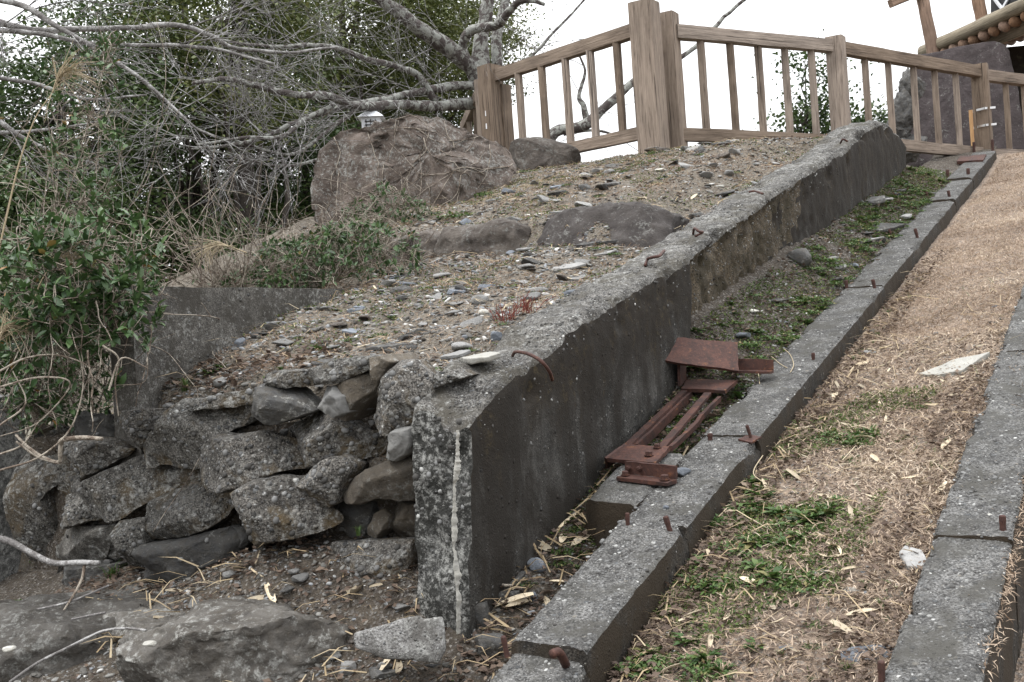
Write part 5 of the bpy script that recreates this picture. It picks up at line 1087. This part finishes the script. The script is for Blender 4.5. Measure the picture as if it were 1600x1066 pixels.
strew('straw', BLADE, 260, 2.2, 3.6, -1.71, -1.42, H_bed, .13, M_STRAW, 'pale straw in the lower track bed beside the wall', 'straw', .12, None, .02, .45)
strew('straw', BLADE, 240, 2.1, 2.62, -3.2, -1.75, H_low, .12, M_STRAW, 'pale straw before the rubble wall', 'straw', .15, None, .02, .4)
strew('straw', BLADE, 420, 1.9, 5.5, -1.19, -.5, H_grass, .07, M_STRAW, 'pale straw scattered over the grass strip', 'straw', .12, None, .01, .5, .4)
strew('straw', BLADE, 1500, 2.74, 7.8, -4.6, -1.95, H_left, .075, M_STRAW, 'pale straw scattered over the rubble slope', 'straw', .12, None, .01, .5)
strew('leaf_litter', LITL, 2400, 2.1, 7, -1.19, -1.06, H_grass, .022, M_LITTER, 'brown leaf litter gathered along the right foot of the middle beam', 'leaf litter', .35, None, .014, 1., .5)
strew('straw', BLADE, 190, 2.0, 6.5, -1.19, -.5, H_grass, .19, M_STRAW, 'long dry stalks lying on the grass strip', 'straw', .06, None, .012, .16, .5)
strew('straw', BLADE, 120, 2.74, 7.5, -4, -2, H_left, .18, M_STRAW, 'long dry stalks lying on the rubble slope', 'straw', .06, None, .012, .16)
strew('straw', BLADE, 260, 2.1, 6.5, -1.19, -1.04, H_grass, .085, M_STRAW, 'pale straw gathered along the right foot of the middle beam', 'straw', .15, None, .014, .5, .4)
strew('leaf_litter', LITL, 1500, 2.1, 4.5, -.66, -.5, H_grass, .02, M_LITTER, 'brown leaf litter along the left edge of the right beam', 'leaf litter', .35, None, .012, 1., .5)
strew('straw', BLADE, 500, 1.8, 6, -1.19, -.5, H_grass, .035, M_WEED, 'green grass blades rising through the dry grass', 'grass', .9, lambda S, L: (fbm(np.stack([S, L, 0*S], -1), 3, 2, 82) > 0)*1., .004, .5, .5)
# dry bamboo sheaths: pale curled strips, each one a thing
def sheath_mesh(k):
    n = 9; V = []
    for i in range(n):
        t_ = i/(n-1); wd_ = .5*(math.sin(math.pi*min(1, .12+t_*.88))**.7)*.16+.004; cz = .06*math.sin(t_*3+k)*1.
        for q in (-1, -.4, .4, 1): V.append([q*wd_, t_-.5, cz+.05*q*q*(1+.5*math.sin(k*2.))+.003])
    Fc = [[i*4+j, i*4+j+1, (i+1)*4+j+1, (i+1)*4+j] for i in range(n-1) for j in range(3)]
    V = np.array(V); V += vfbm(V, 5, 2, k)*.012
    return mesh_data('bamboo_sheath', V, Fc, M_SHEATH)
t = NT('bamboo_sheath_straw'); g_ = t.noise(20, 5, .6, t.mapping((9, .5, 1)))
M_SHEATH = t.out(t.n('HueSaturation', {'Value': t.math('ADD', t.math('MULTIPLY', t.objrnd(), .75), .45), 'Color': t.ramp(g_, [(.3, (.4, .31, .2)), (.55, (.58, .5, .37)), (.8, (.7, .65, .54))])}).outputs[0], g_, .3, .01, .6)
SHE = [sheath_mesh(k) for k in range(6)]
def sheath(p, az, L, label, group):
    s_ = L; fr = np.array([[math.cos(az), -math.sin(az), 0], [math.sin(az), math.cos(az), 0], [0, 0, 1]]); nrm = frames(np.array([[-SL*U[0]+rng.normal()*.25, -SL*U[1]+rng.normal()*.25, 1]]), np.array([az]))[0]
    M = np.eye(4); M[:3, :3] = nrm*s_*np.array([rng.uniform(.5, 2.), 1, rng.uniform(.6, 1.8)]); M[:3, 3] = p+Z*.012; return tag(place('bamboo_sheath', SHE[rng.integers(6)], M), label, 'dead leaf', group)
for x, y, L, az, lb in [(1060, 900, .12, -.3, 'pale dry bamboo sheath standing beside the near beam above the moss'), (1085, 970, .10, .5, 'pale narrow sheath beside the dandelion-like rosette'), (1290, 782, .06, 1.4, 'bright white-yellow sheath scrap in the middle of the green weeds'), (560, 925, .12, 1.2, 'broad yellowish sheath on the soil before the rubble wall'), (610, 1035, .12, 1.2, 'long pale sheath under the pale fragment'),
                       (1480, 700, .08, .8, 'pale sheath high on the grass near the right beam'), (890, 820, .14, -.6, 'wide yellow sheath in the litter beside the support block'), (840, 855, .12, 1.2, 'long pale sheath lying against the stained wall foot')]:
    sheath(ghit(x, y), az, L, lb, None)
for n, (s0, s1, l0, l1), Hf, L, lb, gr in [(95, (2.1, 5.0, -1.15, -.55), H_grass, .062, 'grass', 'bamboo sheaths on the grass strip'), (14, (2.6, 3.5, -1.68, -1.45), H_bed, .11, 'bed', 'bamboo sheaths in the lower track bed'),
                                           (14, (2.2, 2.6, -3.0, -1.8), H_low, .1, 'soil', 'bamboo sheaths before the rubble wall'), (22, (2.8, 6, -3.4, -2.05), H_left, .07, 'low', 'sheath scraps on the rubble slope')]:
    for k in range(n):
        s, l = rng.uniform(s0, s1), rng.uniform(l0, l1); sheath(W(s, l, Hf(np.array(s), np.array(l))), rng.uniform(0, 6.28), L*rng.uniform(.5, 1.3), 'pale sheath '+where(lb, s, l), gr)

# ------------------------------------------------------------------ weeds
def weed_mesh(kind, seed):
    rg = np.random.default_rng(seed); out = MB()
    if kind == 'rosette':
        for k in range(22):
            a = k*2.4+rg.normal()*.2; L = rg.uniform(.5, 1); el = rg.uniform(.15, .9); tv = BLEAF[0]*np.array([.75, 1, 1]); c_, s_ = math.cos(el), math.sin(el)
            v = np.stack([tv[:, 0], tv[:, 1]*c_-tv[:, 2]*s_, tv[:, 1]*s_+tv[:, 2]*c_-.25*tv[:, 1]**2], 1)*L; ca, sa = math.cos(a), math.sin(a)
            out.add(np.stack([v[:, 0]*ca-v[:, 1]*sa, v[:, 0]*sa+v[:, 1]*ca, v[:, 2]], 1), BLF, rg.random())
    elif kind == 'mat':
        for k in range(230):
            r_ = rg.random()**.6; a = rg.uniform(0, 6.28); p = np.array([r_*math.cos(a), r_*math.sin(a), rg.uniform(0, .28)*(1-r_*.6)]); fr = frames(np.array([[rg.normal()*.6, rg.normal()*.6, 1]]), rg.uniform(0, 6.28, 1))[0]
            out.add((LEAF[0]*rg.uniform(.12, .26)) @ fr.T+p, LEAF[1].tolist(), rg.random())
    else:
        for k in range(44):
            a = rg.uniform(0, 6.28); L = rg.uniform(.5, 1.1); b = np.array([math.cos(a), math.sin(a), 0]); sd_ = np.array([-b[1], b[0], 0])*.02; q = rg.normal(size=3)*.08*np.array([1, 1, 0]); lean_ = rg.uniform(.2, .7)
            v = [q-sd_, q+sd_, q+b*L*lean_*.4+Z*L*.5+sd_*.8, q+b*L*lean_*.4+Z*L*.5-sd_*.8, q+b*L*lean_+Z*L*.62]; out.add(v, [[0, 1, 2, 3], [3, 2, 4]], rg.random())
    V = np.concatenate(out.V); return mesh_data('weed_leaves', V, out.F, M_WEED, rnd=np.concatenate(out.r))
WM = {k: [weed_mesh(k, i) for i in range(4)] for k in ('rosette', 'mat', 'tuft')}
def weed(p, kind, size, label, group=None):
    a = rng.uniform(0, 6.28); M = np.eye(4); c_, s_ = math.cos(a)*size, math.sin(a)*size; M[:3, :3] = [[c_, -s_, 0], [s_, c_, 0], [0, 0, size]]; M[:3, 3] = p-Z*.004
    return tag(place({'rosette': 'rosette_weed', 'mat': 'creeping_weed', 'tuft': 'grass_tuft'}[kind], WM[kind][rng.integers(4)], M), label, 'weed', group)
for x, y, k, sz, lb in [(1078, 1005, 'rosette', .075, 'bright green leafy rosette weed near the bottom of the grass strip'), (1180, 850, 'rosette', .08, 'large leafy green weed in the middle of the weedy patch'), (1235, 700, 'mat', .06, 'low green weed right of the middle beam'), (1330, 720, 'rosette', .06, 'leafy weed in the dry grass between the beams'),
        (1410, 690, 'rosette', .05, 'small dark green weed near the right beam'), (1465, 725, 'mat', .05, 'small green weed touching the right beam'), (1250, 840, 'rosette', .07, 'dark leafy weed right of the largest one'), (1240, 745, 'rosette', .06, 'leafy weed above the weedy patch'), (325, 585, 'rosette', .07, 'bright green weed at the foot of the retaining wall'),
        (345, 575, 'rosette', .06, 'second bright green weed at the retaining wall foot'), (290, 610, 'tuft', .09, 'long-bladed grass tuft below the retaining wall'), (425, 588, 'mat', .035, 'small green weed clump on top of the rubble wall'), (555, 585, 'mat', .04, 'green weed between the top stones of the rubble wall'), (175, 905, 'tuft', .1, 'grass tuft at the foot of the rubble wall, left'),
        (715, 1055, 'mat', .04, 'bright green weed at the bottom edge beside the slate'), (560, 835, 'tuft', .05, 'mossy tuft in a hollow of the rubble wall'), (20, 945, 'mat', .06, 'yellow-green moss clump at the foot of the concrete post'), (760, 305, 'mat', .09, 'green weed clump at the right foot of the boulder'), (715, 340, 'mat', .13, 'green weed patch left on the ledge'),
        (820, 910, 'mat', .04, 'green weed beside the stone at the wall end'), (1050, 520, 'rosette', .09, 'broad-leaved green weed behind the rusty upper plate'), (1085, 518, 'rosette', .07, 'smaller broad-leaved weed behind the rusty plate'), (900, 730, 'rosette', .035, 'small round-leaved weed at the wall foot left of the steel frame')]:
    weed(ghit(x, y) if x not in (560,) else hitplane(x, y, U, 2.62), k, sz, lb)
# the cluster beside the middle beam: many alike
def cluster(n, s0, s1, l0, l1, Hf, kinds, size, label, group, thr=-.1, seed=0):
    c = 0
    while c < n:
        s, l = rng.uniform(s0, s1), rng.uniform(l0, l1)
        if fbm(np.array([[s, l, 0]]), 3, 2, seed)[0] < thr: continue
        kd = kinds[rng.integers(len(kinds))]; f_ = rng.uniform(.6, 1.4)
        weed(W(s, l, Hf(np.array(s), np.array(l))), kd, size*f_, ('large ' if f_ > 1.1 else 'small ' if f_ < .85 else '')+{'mat': 'creeping green weed ', 'rosette': 'leafy green rosette ', 'tuft': 'green grass tuft '}[kd]+where(label, s, l), group); c += 1
cluster(110, 2.1, 3.9, -1.17, -.8, H_grass, ['mat', 'rosette', 'mat', 'rosette'], .062, 'grass', 'weeds beside the middle beam', -.15, 71)
cluster(22, 2.2, 3.8, -.85, -.55, H_grass, ['mat', 'tuft'], .03, 'grass', 'weeds beside the right beam', .05, 72)
cluster(20, 3.9, 6.5, -1.17, -1.1, H_grass, ['tuft', 'mat'], .035, 'grass', 'tufts along the beam foot', -1, 73)
cluster(165, 4.2, 9.5, -1.71, -1.43, H_bed, ['mat', 'mat', 'rosette'], .06, 'bed', 'weeds in the upper track bed', -.2, 74)
cluster(26, 2.7, 4.0, -1.69, -1.45, H_bed, ['mat', 'rosette'], .038, 'bed', 'weeds in the lower track bed', -.5, 75)
cluster(80, 2.8, 4.7, -3.35, -2.05, H_left, ['mat', 'mat', 'rosette'], .032, 'low', 'weeds on the lower slope', 0., 76)
cluster(64, 4.95, 8, -4.4, -2.05, H_left, ['mat'], .04, 'up', 'weeds on the upper slope', 0., 77)
def moss(n, s0, s1, l0, l1, Hf, size, label, thr, seed):
    strew('moss', LEAF if False else (np.array([[0, 0, 0], [.3, .5, .2], [0, 1, .3], [-.3, .5, .2]]), [[0, 1, 2], [0, 2, 3]]), n, s0, s1, l0, l1, Hf, size, M_MOSS, label, 'moss', .5, lambda S, L: (fbm(np.stack([S, L, 0*S], -1), 2.6, 3, seed) > thr)*1., .006)
moss(16000, 2.74, 7.8, -4.8, -1.97, H_left, .012, 'moss and seedlings over the rubble slope', .02, 81)
moss(11000, 2.0, 4.3, -1.19, -.7, H_grass, .011, 'moss and seedlings in the grass strip', .1, 82)
moss(22000, 3.0, 10, -1.72, -1.4, H_bed, .013, 'moss and seedlings in the track bed', -.25, 83)
# red sprigs
for (x, y, lb) in [(790, 505, 'reddish dry sprig on the slope beside the broken wall top'), (822, 490, 'second reddish sprig close to the wall top')]:
    p = ghit(x, y); tw = Twig()
    for k in range(16): grow(tw, p+rng.normal(size=3)*.02*np.array([1, 1, 0]), np.array([rng.normal()*.4, rng.normal()*.4, 1]), rng.uniform(.04, .08), .0015, 1, 0, .2, 3)
    o_ = obj('red_sprig', np.concatenate(tw.V), np.concatenate(tw.F), M_RED, rnd=np.full(tw.n, .5)); tag(o_, lb, 'sprig')
# dry tendrils on the beam
for (pts, lb) in [([(1187,600),(1185,578),(1190,558),(1203,556),(1218,568),(1230,575)], 'pale dry tendril curling by the steel frame rear'), ([(1225,545),(1235,555),(1240,570),(1235,582)], 'short pale tendril on the beam beside the rear angle'), ([(1192,712),(1180,730),(1178,742),(1190,752)], 'pale curled tendril on the right side of the middle beam'), ([(790,880),(772,890),(772,905),(785,914),(800,915)], 'brown dry vine looped beside the wall end')]:
    pp = [hb(x, y, .01 if x > 1000 else -.12) for x, y in pts]; V, Fc = tube(smooth_path(pp, 6), .0018 if pts[0][0] > 1000 else .0045, 5); tag(obj('dry_tendril', V, Fc, M_STRAW if pts[0][0] > 1000 else M_STEM, rnd=np.full(len(V), .8)), lb, 'tendril')

# ------------------------------------------------------------------ look-alikes that share a phrase are told apart by their order in the picture
bpy.context.view_layer.update(); same = {}
for o in COL.objects:
    if o.parent is None and o.get('group') and o.get('label'): same.setdefault(o['label'], []).append(o)
ORD = ['leftmost', 'second', 'third', 'fourth', 'fifth', 'sixth', 'seventh', 'eighth', 'ninth', 'tenth', 'eleventh', 'twelfth', 'thirteenth', 'fourteenth', 'fifteenth', 'sixteenth', 'seventeenth', 'eighteenth', 'nineteenth', 'twentieth']
for lb, os_ in same.items():
    if len(os_) < 2: continue
    os_.sort(key=lambda o: proj(np.array(o.matrix_world.translation))[0])
    for k, o in enumerate(os_):
        if k == 0: o['label'] = lb+', leftmost'
        elif k == len(os_)-1: o['label'] = lb+', rightmost'
        elif k < len(ORD): o['label'] = lb+', '+ORD[k]+' from left'
        elif len(os_)-1-k < len(ORD): o['label'] = lb+', '+ORD[len(os_)-1-k]+' from right'
